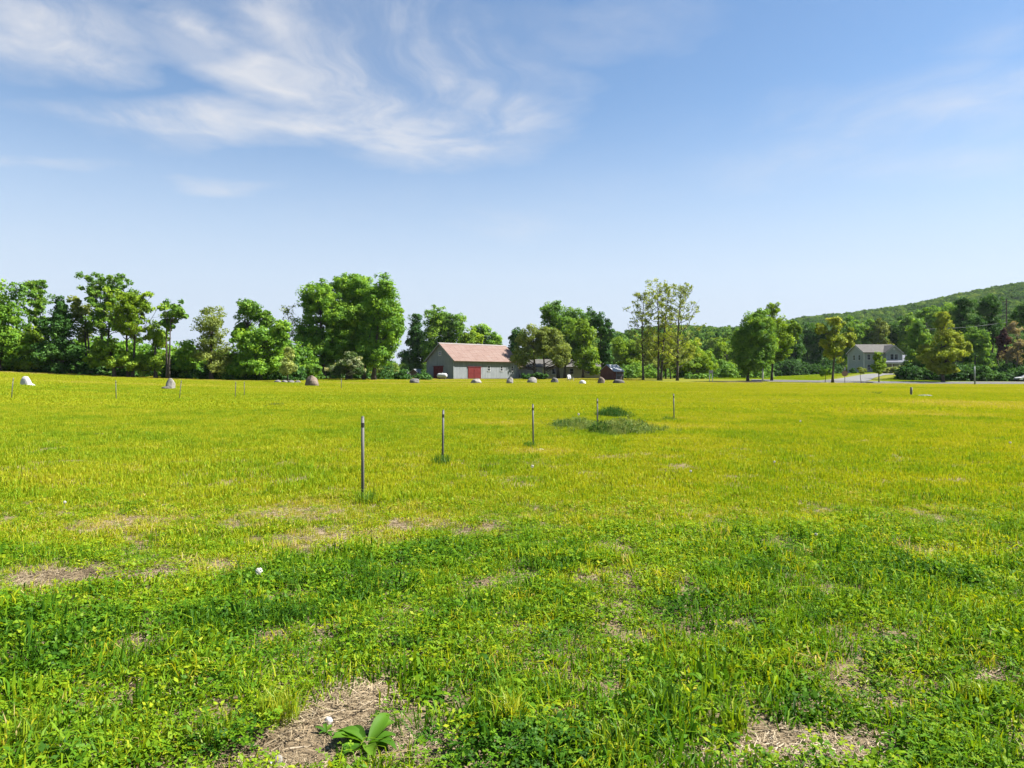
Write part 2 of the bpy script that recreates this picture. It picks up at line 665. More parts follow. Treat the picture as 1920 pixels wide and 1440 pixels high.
# driveway from the road up to the house
dv = [(1578, 126), (1592, 137), (1612, 152), (1640, 166), (1690, 172), (1725, 174)]
ribbon('driveway', [((u - 960) / F * d, d) for u, d in dv], [7.5, 7.0, 5.5, 4.5, 4.0, 4.0], PAVE, 'pale paved driveway climbing to the grey house', 'driveway', lift=0.07)
# worn dirt pull-in by the round tree
ribbon('dirt_track', [((u - 960) / F * d, d) for u, d in [(1346, 117), (1368, 119), (1395, 121), (1412, 123)]], [3, 7, 8, 3], DIRT, 'bare brown dirt pull-in beside the round green tree', 'track', lift=0.06)

# ------------------------------------------------------------------ scatter by geometry nodes (for uncountable stuff)
def blade_mesh(name, n, radius, h0, h1, w, lean=0.5, seed=0, hue_var=0.12, two_sided_tip=True, straightness=1.0):
    r = np.random.default_rng(seed)
    ang = r.uniform(0, 2 * np.pi, n)
    rad = radius * np.sqrt(r.random(n))
    bx = rad * np.cos(ang)
    by = rad * np.sin(ang)
    h = r.uniform(h0, h1, n)
    la = r.uniform(0, 2 * np.pi, n)
    ln = np.minimum(np.abs(r.normal(0.25, 0.45, n)) * lean, 1.5) * h
    fa = r.uniform(0, np.pi, n)
    ww = w * r.uniform(0.6, 1.25, n)
    cx = np.cos(fa) * ww / 2
    cy = np.sin(fa) * ww / 2
    dx = np.cos(la) * ln
    dy = np.sin(la) * ln
    z0 = -0.015 * np.ones(n)
    V = np.stack([
        np.stack([bx - cx, by - cy, z0], -1), np.stack([bx + cx, by + cy, z0], -1),
        np.stack([bx - cx * .9 + dx * .35, by - cy * .9 + dy * .35, h * .6], -1), np.stack([bx + cx * .9 + dx * .35, by + cy * .9 + dy * .35, h * .6], -1),
        np.stack([bx + dx, by + dy, np.maximum(h * 1.0 - ln * 0.45, h * .30)], -1)], 1)
    base = (np.arange(n) * 5)[:, None]
    tri = np.concatenate([base + np.array([[0, 1, 3]]), base + np.array([[0, 3, 2]]), base + np.array([[2, 3, 4]])], 0)
    tint = np.repeat(r.normal(0, hue_var, n), 5)
    return mesh_np(name, V.reshape(-1, 3), tri, {'tint': tint})


def clover_mesh(name, n, radius, h0, h1, s, seed=0):
    r = np.random.default_rng(seed)
    V = []
    T = []
    tint = []
    for i in range(n):
        a = r.uniform(0, 2 * math.pi)
        rr = radius * math.sqrt(r.random())
        c = np.array([rr * math.cos(a), rr * math.sin(a), r.uniform(h0, h1)])
        nrm = np.array([r.normal(0, .35), r.normal(0, .35), 1.0])
        nrm /= np.linalg.norm(nrm)
        e1 = np.cross(nrm, [0.3, 1, 0.1])
        e1 /= np.linalg.norm(e1)
        e2 = np.cross(nrm, e1)
        a0 = r.uniform(0, 6.28)
        ti = r.normal(0, .1)
        sz = s * r.uniform(.7, 1.25)
        for k in range(3):
            th = a0 + k * 2.094
            d = math.cos(th) * e1 + math.sin(th) * e2
            p = -math.sin(th) * e1 + math.cos(th) * e2
            b = len(V)
            V += [c, c + d * sz * .65 + p * sz * .42 + nrm * sz * .12, c + d * sz, c + d * sz * .65 - p * sz * .42 + nrm * sz * .12]
            T += [(b, b + 1, b + 2), (b, b + 2, b + 3)]
            tint += [ti] * 4
    return mesh_np(name, np.array(V), np.array(T), {'tint': tint})


def leafy_mesh(name, n, radius, h1, s, seed=0):
    """low mixed herbs: small oval leaves at all angles"""
    r = np.random.default_rng(seed)
    a = r.uniform(0, 2 * np.pi, n)
    q = radius * np.sqrt(r.random(n))
    c = np.stack([q * np.cos(a), q * np.sin(a), r.uniform(.004, h1, n) * (1.15 - .6 * q / radius)], -1)
    th = r.uniform(0, 2 * np.pi, n)
    el = r.normal(.35, .45, n)
    d = np.stack([np.cos(th) * np.cos(el), np.sin(th) * np.cos(el), np.sin(el)], -1)
    p = np.cross(d, r.normal(0, .6, (n, 3)) + np.array([0, 0, 1]))
    p /= np.linalg.norm(p, axis=1)[:, None] + 1e-9
    L_ = (s * r.uniform(.6, 1.5, n))[:, None]
    W_ = L_ * r.uniform(.16, .34, n)[:, None]
    V = np.stack([c, c + d * L_ * .5 + p * W_, c + d * L_, c + d * L_ * .5 - p * W_], 1).reshape(-1, 3)
    b = (np.arange(n) * 4)[:, None]
    tri = np.concatenate([b + np.array([[0, 1, 2]]), b + np.array([[0, 2, 3]])])
    return mesh_np(name, V, tri, {'tint': np.repeat(r.normal(0, .11, n), 4)})


def rosette_mesh(name, n, ln, wd, seed=0, up=0.5):
    """flat-leaved weed: strap leaves arching out of one point"""
    r = np.random.default_rng(seed)
    V = []
    T = []
    tint = []
    for i in range(n):
        a = i / n * 2 * math.pi + r.normal(0, .3)
        L_ = ln * r.uniform(.65, 1.15)
        W_ = wd * r.uniform(.75, 1.2)
        el = up * r.uniform(.5, 1.5)
        d = np.array([math.cos(a), math.sin(a)])
        p = np.array([-d[1], d[0]])
        b = len(V)
        ti = r.normal(0, .08)
        prof = [(0, .16, 0), (.3, .55, .28), (.62, 1.0, .42), (.86, .7, .38), (1.0, .04, .26)]
        for (s, w, z) in prof:
            for sg in (-1, 1):
                q = d * L_ * s + p * sg * W_ * w / 2
                V.append((q[0], q[1], z * L_ * el + 0.10 * W_ * w * abs(sg)))
                tint.append(ti)
        for k in range(4):
            o = b + 2 * k
            T += [(o, o + 1, o + 3), (o, o + 3, o + 2)]
    return mesh_np(name, np.array(V), np.array(T), {'tint': tint})


def litter_mesh(name, n, radius, ln, w, seed=0):
    r = np.random.default_rng(seed)
    V = []
    T = []
    tint = []
    for i in range(n):
        a = r.uniform(0, 6.28)
        rr = radius * math.sqrt(r.random())
        c = np.array([rr * math.cos(a), rr * math.sin(a), r.uniform(0.004, 0.02)])
        th = r.uniform(0, 6.28)
        l = ln * r.uniform(.4, 1.3)
        d = np.array([math.cos(th), math.sin(th), r.normal(0, .16)]) * l
        p = np.array([-math.sin(th), math.cos(th), r.normal(0, .3)]) * w
        b = len(V)
        V += [c - p, c + p, c + d + p * .5, c + d - p * .5]
        T += [(b, b + 1, b + 2), (b, b + 2, b + 3)]
        tint += [r.normal(0, .22)] * 4
    return mesh_np(name, np.array(V), np.array(T), {'tint': tint})


def scatter(name, protos, mat, pts, idx, hue, scl, label, cat, rot=None, tilt=0.0):
    col = bpy.data.collections.new(name + '_kinds')
    for k, me in enumerate(protos):
        if len(me.materials) == 0:
            me.materials.append(mat)
        o = bpy.data.objects.new('%s_kind_%03d' % (name, k), me)
        col.objects.link(o)
    n = len(pts)
    me = bpy.data.meshes.new(name)
    me.vertices.add(n)
    me.vertices.foreach_set('co', np.asarray(pts, np.float32).ravel())
    a = me.attributes.new('idx', 'INT', 'POINT')
    a.data.foreach_set('value', np.asarray(idx, np.int32))
    a = me.attributes.new('hue', 'FLOAT', 'POINT')
    a.data.foreach_set('value', np.asarray(hue, np.float32))
    a = me.attributes.new('scl', 'FLOAT_VECTOR', 'POINT')
    s = np.asarray(scl, np.float32)
    if s.ndim == 1:
        s = np.stack([s, s, s], -1)
    a.data.foreach_set('vector', s.ravel())
    rr = np.random.default_rng(len(pts))
    rot3 = np.zeros((n, 3), np.float32)
    rot3[:, 2] = rr.uniform(0, 2 * np.pi, n) if rot is None else rot
    if tilt:
        rot3[:, 0] = rr.normal(0, tilt, n)
        rot3[:, 1] = rr.normal(0, tilt, n)
    a = me.attributes.new('rot', 'FLOAT_VECTOR', 'POINT')
    a.data.foreach_set('vector', rot3.ravel())
    me.materials.append(mat)
    ng = bpy.data.node_groups.new(name, 'GeometryNodeTree')
    ng.interface.new_socket('Geometry', in_out='INPUT', socket_type='NodeSocketGeometry')
    ng.interface.new_socket('Geometry', in_out='OUTPUT', socket_type='NodeSocketGeometry')
    N = ng.nodes.new
    gi = N('NodeGroupInput')
    go = N('NodeGroupOutput')
    ip = N('GeometryNodeInstanceOnPoints')
    ci = N('GeometryNodeCollectionInfo')
    ci.inputs['Collection'].default_value = col
    ci.inputs['Separate Children'].default_value = True
    ci.inputs['Reset Children'].default_value = True

    def na(nm, dt):
        q = N('GeometryNodeInputNamedAttribute')
        q.data_type = dt
        q.inputs['Name'].default_value = nm
        return q.outputs['Attribute']
    ng.links.new(gi.outputs[0], ip.inputs['Points'])
    ng.links.new(ci.outputs[0], ip.inputs['Instance'])
    ip.inputs['Pick Instance'].default_value = True
    ng.links.new(na('idx', 'INT'), ip.inputs['Instance Index'])
    er = N('FunctionNodeEulerToRotation')
    ng.links.new(na('rot', 'FLOAT_VECTOR'), er.inputs[0])
    ng.links.new(er.outputs[0], ip.inputs['Rotation'])
    ng.links.new(na('scl', 'FLOAT_VECTOR'), ip.inputs['Scale'])
    ng.links.new(ip.outputs[0], go.inputs[0])
    o = link(name, me)
    md = o.modifiers.new('scatter', 'NODES')
    md.node_group = ng
    return tag(o, label, cat, kind='stuff')


# ------------------------------------------------------------------ where the turf is bare, dry, lush
def ell(u, v, ru, rv):
    D = F * EYE / (v - HV)
    return ((u - 960) / F * D, D, ru / F * D, rv * D * D / (F * EYE))


BARE = [ell(*e) for e in [(605, 1368, 125, 52), (695, 1308, 72, 24), (545, 1415, 95, 44), (690, 1402, 95, 34), (1490, 1398, 165, 42), (1350, 1425, 120, 26), (95, 1092, 75, 17),
                          (195, 1088, 60, 11), (300, 1079, 34, 8), (1464, 1108, 24, 9), (1560, 1120, 22, 8), (1105, 1094, 26, 7), (535, 1122, 36, 8),
                          (370, 1300, 22, 14), (60, 1422, 60, 24), (175, 1425, 45, 16), (750, 1425, 70, 18), (1540, 1310, 40, 8), (155, 1300, 30, 14), (235, 1215, 20, 16), (1640, 1260, 26, 8)]]
DRY = [ell(*e) for e in [(630, 1012, 130, 22), (380, 1065, 120, 22), (90, 1085, 130, 34), (1150, 1085, 140, 18), (790, 985, 60, 14), (1010, 848, 60, 8), (560, 960, 90, 20), (1860, 760, 130, 12), (1700, 775, 140, 8),
                         (1250, 800, 90, 6), (1780, 1040, 100, 18), (250, 985, 90, 16), (900, 1000, 60, 10)]]
LUSH = [ell(*e) for e in [(500, 1092, 75, 30), (640, 1090, 80, 32), (820, 1042, 90, 20), (690, 1120, 80, 26), (1030, 1070, 60, 14), (1435, 1075, 30, 22), (430, 1410, 90, 28), (120, 1230, 70, 40),
                          (1310, 1150, 90, 30), (1740, 1090, 90, 24), (1050, 1410, 200, 30), (480, 1165, 120, 30), (200, 1170, 80, 20), (1470, 1330, 80, 16), (30, 1180, 60, 40)]]


def field_of(lst, x, y, soft=0.45, warp=0.35):
    f = np.zeros_like(x)
    wx = (fbm(x * 2.3, y * 2.3, 3) - 0.5) * 2 * warp
    for (cx, cy, rx_, ry_) in lst:
        q = np.sqrt(((x - cx) / rx_) ** 2 + ((y - cy) / ry_) ** 2) + wx
        f = np.maximum(f, 1 - sstep(1 - soft, 1 + soft, q))
    return f


def mown(x, y):
    edge = 6.9 + 1.6 * (fbm(x * 0.35 + 4, x * 0.0 + 2, 2) - 0.5) + 0.22 * np.maximum(x, 0)
    return sstep(-0.7, 1.0, y - edge + 1.2 * (fbm(x * 0.9, y * 0.9, 3) - 0.5))


def sample_zone(y0, y1, per_m2, seed, margin=2.5):
    r = np.random.default_rng(seed)
    half1 = y1 * 0.76 + margin
    n = int(per_m2 * (y1 - y0) * 2 * half1)
    y = y0 + (y1 - y0) * r.random(n)
    x = r.uniform(-half1, half1, n)
    k = np.abs(x) < y * 0.76 + margin
    return x[k], y[k], r


def lawn():
    # --- near turf: single small tufts, clover and weeds
    P = []
    for k in range(8):
        P.append(blade_mesh('mown', 50, 0.085, 0.03, 0.070, 0.0045, 1.3, 100 + k))
    for k in range(8):
        P.append(blade_mesh('long', 36, 0.085, 0.03, 0.105, 0.0055, 1.9, 200 + k))
    for k in range(6):
        P.append(clover_mesh('clover', 40, 0.085, 0.012, 0.065, 0.0115, 300 + k))
    for k in range(6):
        P.append(rosette_mesh('weed', 9, 0.075, 0.017, 400 + k, 0.9))
    for k in range(4):
        P.append(blade_mesh('broad', 16, 0.05, 0.05, 0.13, 0.0100, 1.6, 500 + k))
    for k in range(8):
        P.append(leafy_mesh('leafy', 84, 0.085, 0.06, 0.0185, 550 + k))
    x, y, r = sample_zone(1.5, 10.0, 165, 1)
    bare = field_of(BARE, x, y, 0.28)
    dry = field_of(DRY, x, y)
    lush = field_of(LUSH, x, y)
    mw = mown(x, y)
    cl = fbm(x * 1.6 + 40, y * 1.6, 3)
    keep = r.random(len(x)) > np.clip(bare * 1.04 + dry * 0.30 + 0.10 * (fbm(x * 3, y * 3, 2) > .6), 0, 1)
    x, y, bare, dry, lush, mw, cl = [a[keep] for a in (x, y, bare, dry, lush, mw, cl)]
    n = len(x)
    q = r.random(n)
    p_cl = np.clip(0.12 + (cl - 0.42) * 2.2, 0.03, 0.72) * (1 - 0.75 * mw)
    idx = np.where(q < p_cl, 16 + r.integers(0, 6, n), np.where(r.random(n) < mw, r.integers(0, 8, n), 8 + r.integers(0, 8, n)))
    lf = (r.random(n) < 0.42 * (1 - .7 * mw) * (0.5 + fbm(x * 1.2 + 31, y * 1.2 + 7, 3)))
    idx = np.where(lf, 32 + r.integers(0, 8, n), idx)
    wd = (r.random(n) < (0.045 * (1 - mw) + 0.010) * (0.4 + 1.6 * (fbm(x * 0.8 + 9, y * .8, 2) > .5)))
    idx = np.where(wd, 22 + r.integers(0, 6, n), idx)
    br = (r.random(n) < 0.06 * (1 - mw) * (fbm(x * 1.1 + 70, y * 1.1, 2) > .52))
    idx = np.where(br, 28 + r.integers(0, 4, n), idx)
    hue = 0.40 + 0.23 * mw + 0.36 * (fbm(x * 0.7 + 20, y * 0.7 + 3, 4) - 0.5) + r.normal(0, .14, n)
    hue = hue + 0.20 * dry - 0.22 * lush - 0.04 * (idx >= 16) * (idx < 22) + (r.random(n) < 0.035 + 0.12 * dry) * 0.42
    hue = np.where((idx >= 16) & (idx < 28) | (idx >= 32), np.minimum(hue, .55), hue)
    scl = r.uniform(.7, 1.25, n) * (1 + 0.35 * lush - 0.25 * dry) * (0.45 + 1.15 * fbm(x * 2.6 + 8, y * 2.6 + 1, 3)) * (1.28 - .22 * mw)
    scl = np.minimum(scl, 1.75)
    hue = np.where((idx >= 28) & (idx < 32), np.minimum(hue, .66), hue)
    pts = np.stack([x, y, ground(x, y)], -1)
    scatter('near_grass', P, GRASS, pts, idx, np.clip(hue, 0.0, 1), scl, 'uneven green turf of grass, clover and weeds in the foreground', 'grass', tilt=0.12)
    # --- straw and dead grass over the bare and dry ground
    S = [litter_mesh('litter', 40, 0.10, 0.045, 0.0018, 600 + k) for k in range(6)]
    x, y, r = sample_zone(1.5, 10.0, 170, 2)
    w = np.clip(field_of(BARE, x, y, 0.5) * 1.0 + field_of(DRY, x, y) * 0.5 + 0.12, 0, 1)
    k = r.random(len(x)) < w
    x, y = x[k], y[k]
    n = len(x)
    hue = 0.5 + 0.7 * (fbm(x * 2.2, y * 2.2 + 6, 3) - 0.5) + r.normal(0, .12, n)
    scatter('straw_litter', S, STRAW, np.stack([x, y, ground(x, y)], -1), r.integers(0, 6, n), np.clip(hue, 0, 1), r.uniform(.6, 1.4, n),
            'dry straw and dead grass lying on bare soil in the foreground', 'straw', tilt=0.06)
    # --- middle distance
    P = [blade_mesh('mid', 150, 0.27, 0.03, 0.075, 0.0075, 0.9, 700 + k, 0.10) for k in range(8)]
    P += [blade_mesh('midlong', 110, 0.22, 0.05, 0.13, 0.0085, 0.8, 720 + k, 0.10) for k in range(4)]
    x, y, r = sample_zone(9.0, 32.0, 24, 3, 4)
    n = len(x)
    dry = field_of(DRY, x, y)
    bare = field_of(BARE, x, y, 0.3)
    mw = mown(x, y)
    hue = 0.47 + 0.23 * mw + 0.32 * (fbm(x * 0.45 + 20, y * 0.45 + 3, 4) - 0.5) + 0.18 * (fbm(x * 0.12, y * 0.12 + 30, 3) - 0.5) + 0.16 * dry + r.normal(0, .04, n)
    idx = np.where(r.random(n) < 0.12 + 0.5 * (1 - mw) + 0.3 * (fbm(x * .9, y * .9 + 50, 3) > .64), 8 + r.integers(0, 4, n), r.integers(0, 8, n))
    k = r.random(n) > bare
    hue = hue - 0.10 * (idx >= 8)
    scatter('field_grass', P, GRASS, np.stack([x, y, ground(x, y)], -1)[k], idx[k], np.clip(hue, 0.0, 1)[k], (r.uniform(.75, 1.25, n) * (0.8 + 0.5 * fbm(x * .8, y * .8 + 12, 3)))[k],
            'yellow-green mown grass around the fence posts', 'grass', tilt=0.05)
    # --- far field
    P = [blade_mesh('far', 260, 0.95, 0.03, 0.085, 0.022, 0.9, 800 + k, 0.08) for k in range(8)]
    x, y, r = sample_zone(31.0, 150.0, 2.3, 4, 8)
    ry = road_y(x)
    k = ~((x > 24) & (y > ry - 4.5)) & ~((x > 24) & (y > 110) & (x < 44) & (y > 112))
    k &= ~((np.abs(x + 3) < 14) & (y > 141))
    x, y = x[k], y[k]
    n = len(x)
    dry = field_of(DRY, x, y)
    row = fbm(x * 0.02 + 5, y * 0.16, 3)
    hue = 0.70 + 0.42 * (row - 0.5) + 0.20 * (fbm(x * 0.06 + 20, y * 0.10 + 3, 4) - 0.5) + 0.13 * sstep(55, 105, y) + 0.10 * (fbm(x * .5, y * .12 + 77, 3) - .5) + r.normal(0, .04, n) + 0.2 * dry
    scatter('far_grass', P, GRASS, np.stack([x, y, ground(x, y)], -1), r.integers(0, 8, n), np.clip(hue, 0.0, 0.98), r.uniform(.75, 1.3, n) * (0.75 + 0.6 * fbm(x * .3, y * .3 + 12, 3)),
            'pale yellow-green grass of the far field', 'grass', tilt=0.03)
    # --- lawn beyond the road
    x, y, r = sample_zone(122.0, 196.0, 1.1, 5, 4)
    k = (x > 36) & (y > road_y(x) + 4) & (x / y < 0.66)
    dvp = np.array([((u - 960) / F * d, d) for u, d in dv])
    for a, b in zip(dvp[:-1], dvp[1:]):
        for s in np.linspace(0, 1, 8):
            c = a * (1 - s) + b * s
            k &= ~((np.abs(x - c[0]) < 4.2) & (np.abs(y - c[1]) < 4.0))
    x, y = x[k], y[k]
    n = len(x)
    hue = 0.55 + 0.25 * (fbm(x * 0.1 + 2, y * 0.1, 3) - 0.5) + r.normal(0, .03, n)
    scatter('house_lawn', P, GRASS, np.stack([x, y, ground(x, y)], -1), r.integers(0, 8, n), np.clip(hue, 0, .95), r.uniform(.8, 1.3, n), 'green lawn rising beyond the road to the grey house', 'lawn')


lawn()

# tall grey-green weeds in the field by the fourth post
WEED = leaf_mat('weed_leaves', [(0.0, (0.020, 0.075, 0.012)), (0.3, (0.085, 0.150, 0.032)), (0.6, (0.170, 0.215, 0.060)), (1.0, (0.300, 0.300, 0.120))], trans=.4, gloss=.004, attr_kind='INSTANCER', attr_name='hue', both=True)


def weed_patch():
    P = [blade_mesh('tall', 60, 0.22, 0.12, 0.38, 0.011, 1.1, 900 + k, 0.16) for k in range(4)] + [leafy_mesh('tall', 110, 0.2, 0.32, 0.05, 910 + k) for k in range(2)]
    r = np.random.default_rng(31)
    pts = []
    hue = []
    sc = []
    for (u, v, ru, rv, n, h, s) in [(1168, 808, 66, 9, 170, 0.48, 1.15), (1080, 802, 56, 7, 110, 0.42, 1.0), (1150, 781, 26, 5, 70, 0.06, 1.3), (1055, 801, 22, 4, 30, 0.12, .9), (1125, 812, 30, 5, 50, 0.2, 1.0), (1255, 790, 16, 3, 16, 0.28, .6), (1645, 741, 20, 2, 14, 0.25, 0.8), (510, 765, 40, 3, 24, 0.33, 0.55)]:
        cx, cy, rx_, ry_ = ell(u, v, ru, rv)
        a = r.uniform(0, 6.28, n)
        q = np.minimum(np.abs(r.normal(0, .62, n)) + .15 * r.random(n), 1.7)
        x = cx + rx_ * q * np.cos(a)
        y = cy + ry_ * q * np.sin(a)
        pts.append(np.stack([x, y, ground(x, y)], -1))
        hue.append(h + r.normal(0, .09, n))
        sc.append(s * r.uniform(.5, 1.2, n) * np.maximum(1.15 - 0.5 * q, .35))
    hue = np.concatenate(hue)
    n = len(hue)
    scatter('weed_patch', P, WEED, np.concatenate(pts), r.integers(0, 6, n), np.clip(hue, 0, 1), np.concatenate(sc), 'patch of tall grey-green weeds around the fourth fence post', 'weeds', tilt=0.1)


weed_patch()

# ------------------------------------------------------------------ trees
def leaves(centres, radii, per, size, r, tints, outward, flat=0.75):
    """leaf-sized faces in clumps. centres (n,3), radii (n,), per (n,) leaves each"""
    idx = np.repeat(np.arange(len(centres)), per)
    n = len(idx)
    d = r.normal(0, 1, (n, 3))
    d /= np.linalg.norm(d, axis=1)[:, None] + 1e-9
    rad = radii[idx] * (0.35 + 0.65 * r.random(n) ** 0.6)
    off = d * rad[:, None]
    off[:, 2] *= flat
    c = centres[idx] + off
    nrm = d * 0.55 + outward[idx] * 0.45 + r.normal(0, .5, (n, 3)) + np.array([0, 0, .25])
    nrm /= np.linalg.norm(nrm, axis=1)[:, None] + 1e-9
    a = np.cross(nrm, r.normal(0, 1, (n, 3)))
    a /= np.linalg.norm(a, axis=1)[:, None] + 1e-9
    b = np.cross(nrm, a)
    s = size * r.uniform(.6, 1.35, n)[:, None]
    V = np.stack([c - a * s * .6, c + b * s * .42 - nrm * s * .1, c + a * s * .6, c - b * s * .42 - nrm * s * .1], 1).reshape(-1, 3)
    q = np.arange(n * 4).reshape(n, 4)
    tint = np.repeat(np.clip(tints[idx] + r.normal(0, .10, n), 0, 1), 4)
    return V, q, tint


def limb_path(p0, p1, r, sag=0.12, n=5):
    p0 = np.array(p0, float)
    p1 = np.array(p1, float)
    L_ = np.linalg.norm(p1 - p0)
    pts = []
    j = r.normal(0, 1, (2, 3)) * L_ * 0.05
    for i in range(n):
        s = i / (n - 1)
        p = p0 * (1 - s) + p1 * s
        p = p + np.array([0, 0, -1]) * L_ * sag * math.sin(math.pi * s) + j[0] * math.sin(math.pi * s) + j[1] * math.sin(2 * math.pi * s)
        pts.append(tuple(p))
    return pts


TREES = []


def tree(name, label, group, ub, d, lobes, mat, leaf=0.26, dens=1.0, trunks=None, tr=0.28, seed=0, puffs=8, bark=None, clr=0.75, per=60, inner=0.25, limbs=1.0, cat='tree', ydeep=0.9, puff_r=(.34, .52)):
    """lobes: (u, v, ru, rv) in photograph pixels at the tree's own distance; the crown has real depth"""
    r = np.random.default_rng(1000 + seed)
    x0, y0, z0 = at(ub, d)
    k = d / F
    root = thing(name, label, cat, (x0, y0, z0), 0, group)
    mb = MB()
    C = []
    RR = []
    OUT = []
    TI = []
    tops = []
    if trunks is None:
        trunks = [(ub, tr)]
    allc = np.array([[((l[0] - 960) * k) - x0, 0, EYE + (HV - l[1]) * k - z0] for l in lobes])
    for li, l in enumerate(lobes):
        u, v, ru, rv = l[:4]
        dn = l[4] if len(l) > 4 else 1.0
        c = np.array([(u - 960) * k - x0, r.normal(0, .12) * ru * k, EYE + (HV - v) * k - z0])
        rad = np.array([ru * k, max(ru, rv * .6) * k * ydeep, rv * k])
        tops.append(c)
        for p in range(puffs):
            dd = r.normal(0, 1, 3)
            dd /= np.linalg.norm(dd)
            f = r.uniform(*puff_r)
            pc = c + dd * rad * (1 - f) * r.uniform(.7, 1.12)
            pr = rad * f
            pr = np.maximum(pr, 0.35)
            area = 4 * math.pi * ((pr[0] * pr[1]) ** 1.6 / 3 + (pr[0] * pr[2]) ** 1.6 / 3 + (pr[1] * pr[2]) ** 1.6 / 3) ** (1 / 1.6)
            cr = min(clr, 0.6 * pr.min() + 0.12)
            n = max(3, int(area * dens * dn / (math.pi * cr * cr) * 0.85))
            q = r.normal(0, 1, (n, 3))
            q /= np.linalg.norm(q, axis=1)[:, None]
            fr = np.where(r.random(n) < inner, r.uniform(.2, .7, n), r.uniform(.72, 1.06, n))
            cc = pc + q * pr * fr[:, None]
            pt = np.clip(r.normal(.5, .16), 0, 1)
            C.append(cc)
            RR.append(cr * r.uniform(.65, 1.25, n))
            OUT.append(q)
            TI.append(np.clip(pt + r.normal(0, .16, n), 0, 1))
            if r.random() < limbs:
                tops.append(pc)
    C = np.concatenate(C)
    RR = np.concatenate(RR)
    OUT = np.concatenate(OUT)
    TI = np.concatenate(TI)
    ok = C[:, 2] > 0.15
    C, RR, OUT, TI = C[ok], RR[ok], OUT[ok], TI[ok]
    pern = np.maximum(4, (per * r.uniform(.6, 1.3, len(C))).astype(int))
    V, q, ti = leaves(C, RR, pern, leaf, r, TI, OUT)
    # trunks and limbs
    zmin = (C[:, 2] - RR).min()
    top = allc[:, 2].max()
    ends = []
    for (ut, rt) in trunks:
        xb = (ut - 960) * k - x0
        yb = r.normal(0, .4) if len(trunks) > 1 else 0.0
        near_l = allc[np.argmin(np.abs(allc[:, 0] - xb) - 0.15 * allc[:, 2])]
        tip = np.array([near_l[0] * .8 + xb * .2, yb, top * .92])
        zb = G(x0 + xb, y0 + yb) - z0
        n = 9
        pts = []
        rads = []
        j = r.normal(0, 1, 3) * 0.05 * top
        for i in range(n):
            s = i / (n - 1)
            ss = s ** 1.4
            pts.append((xb * (1 - ss) + tip[0] * ss + j[0] * math.sin(3.1 * s) * s, yb + j[1] * math.sin(3.1 * s) * s, (zb - 0.25) * (1 - s) + tip[2] * s))
            rads.append(rt * (1.45 if i == 0 else 1.0) * (1 - 0.86 * s) + 0.02)
        mb.tube(pts, rads, 7)
        ends.append((np.array(pts), np.array(rads)))
    for tpt in tops:
        pts, rads = ends[int(np.argmin([abs(e[0][0][0] - tpt[0]) for e in ends]))]
        hz = max(tpt[2] - np.linalg.norm(tpt[:2] - pts[0][:2]) * 0.9, max(1.2, zmin * .8))
        i = int(np.clip(np.searchsorted(pts[:, 2], hz), 1, len(pts) - 2))
        s = limb_path(pts[i], tpt, r, 0.10)
        r0 = rads[i] * 0.5
        mb.tube(s, [r0 * (1 - .8 * a / 4) + 0.012 for a in range(5)], 5, cap=False)
    mb.build('trunk', bark or BARK, root, smooth=True)
    link('crown', mesh_np('crown', V, q, {'tint': ti}), LM[mat], root)
    TREES.append((name, len(q)))
    return root


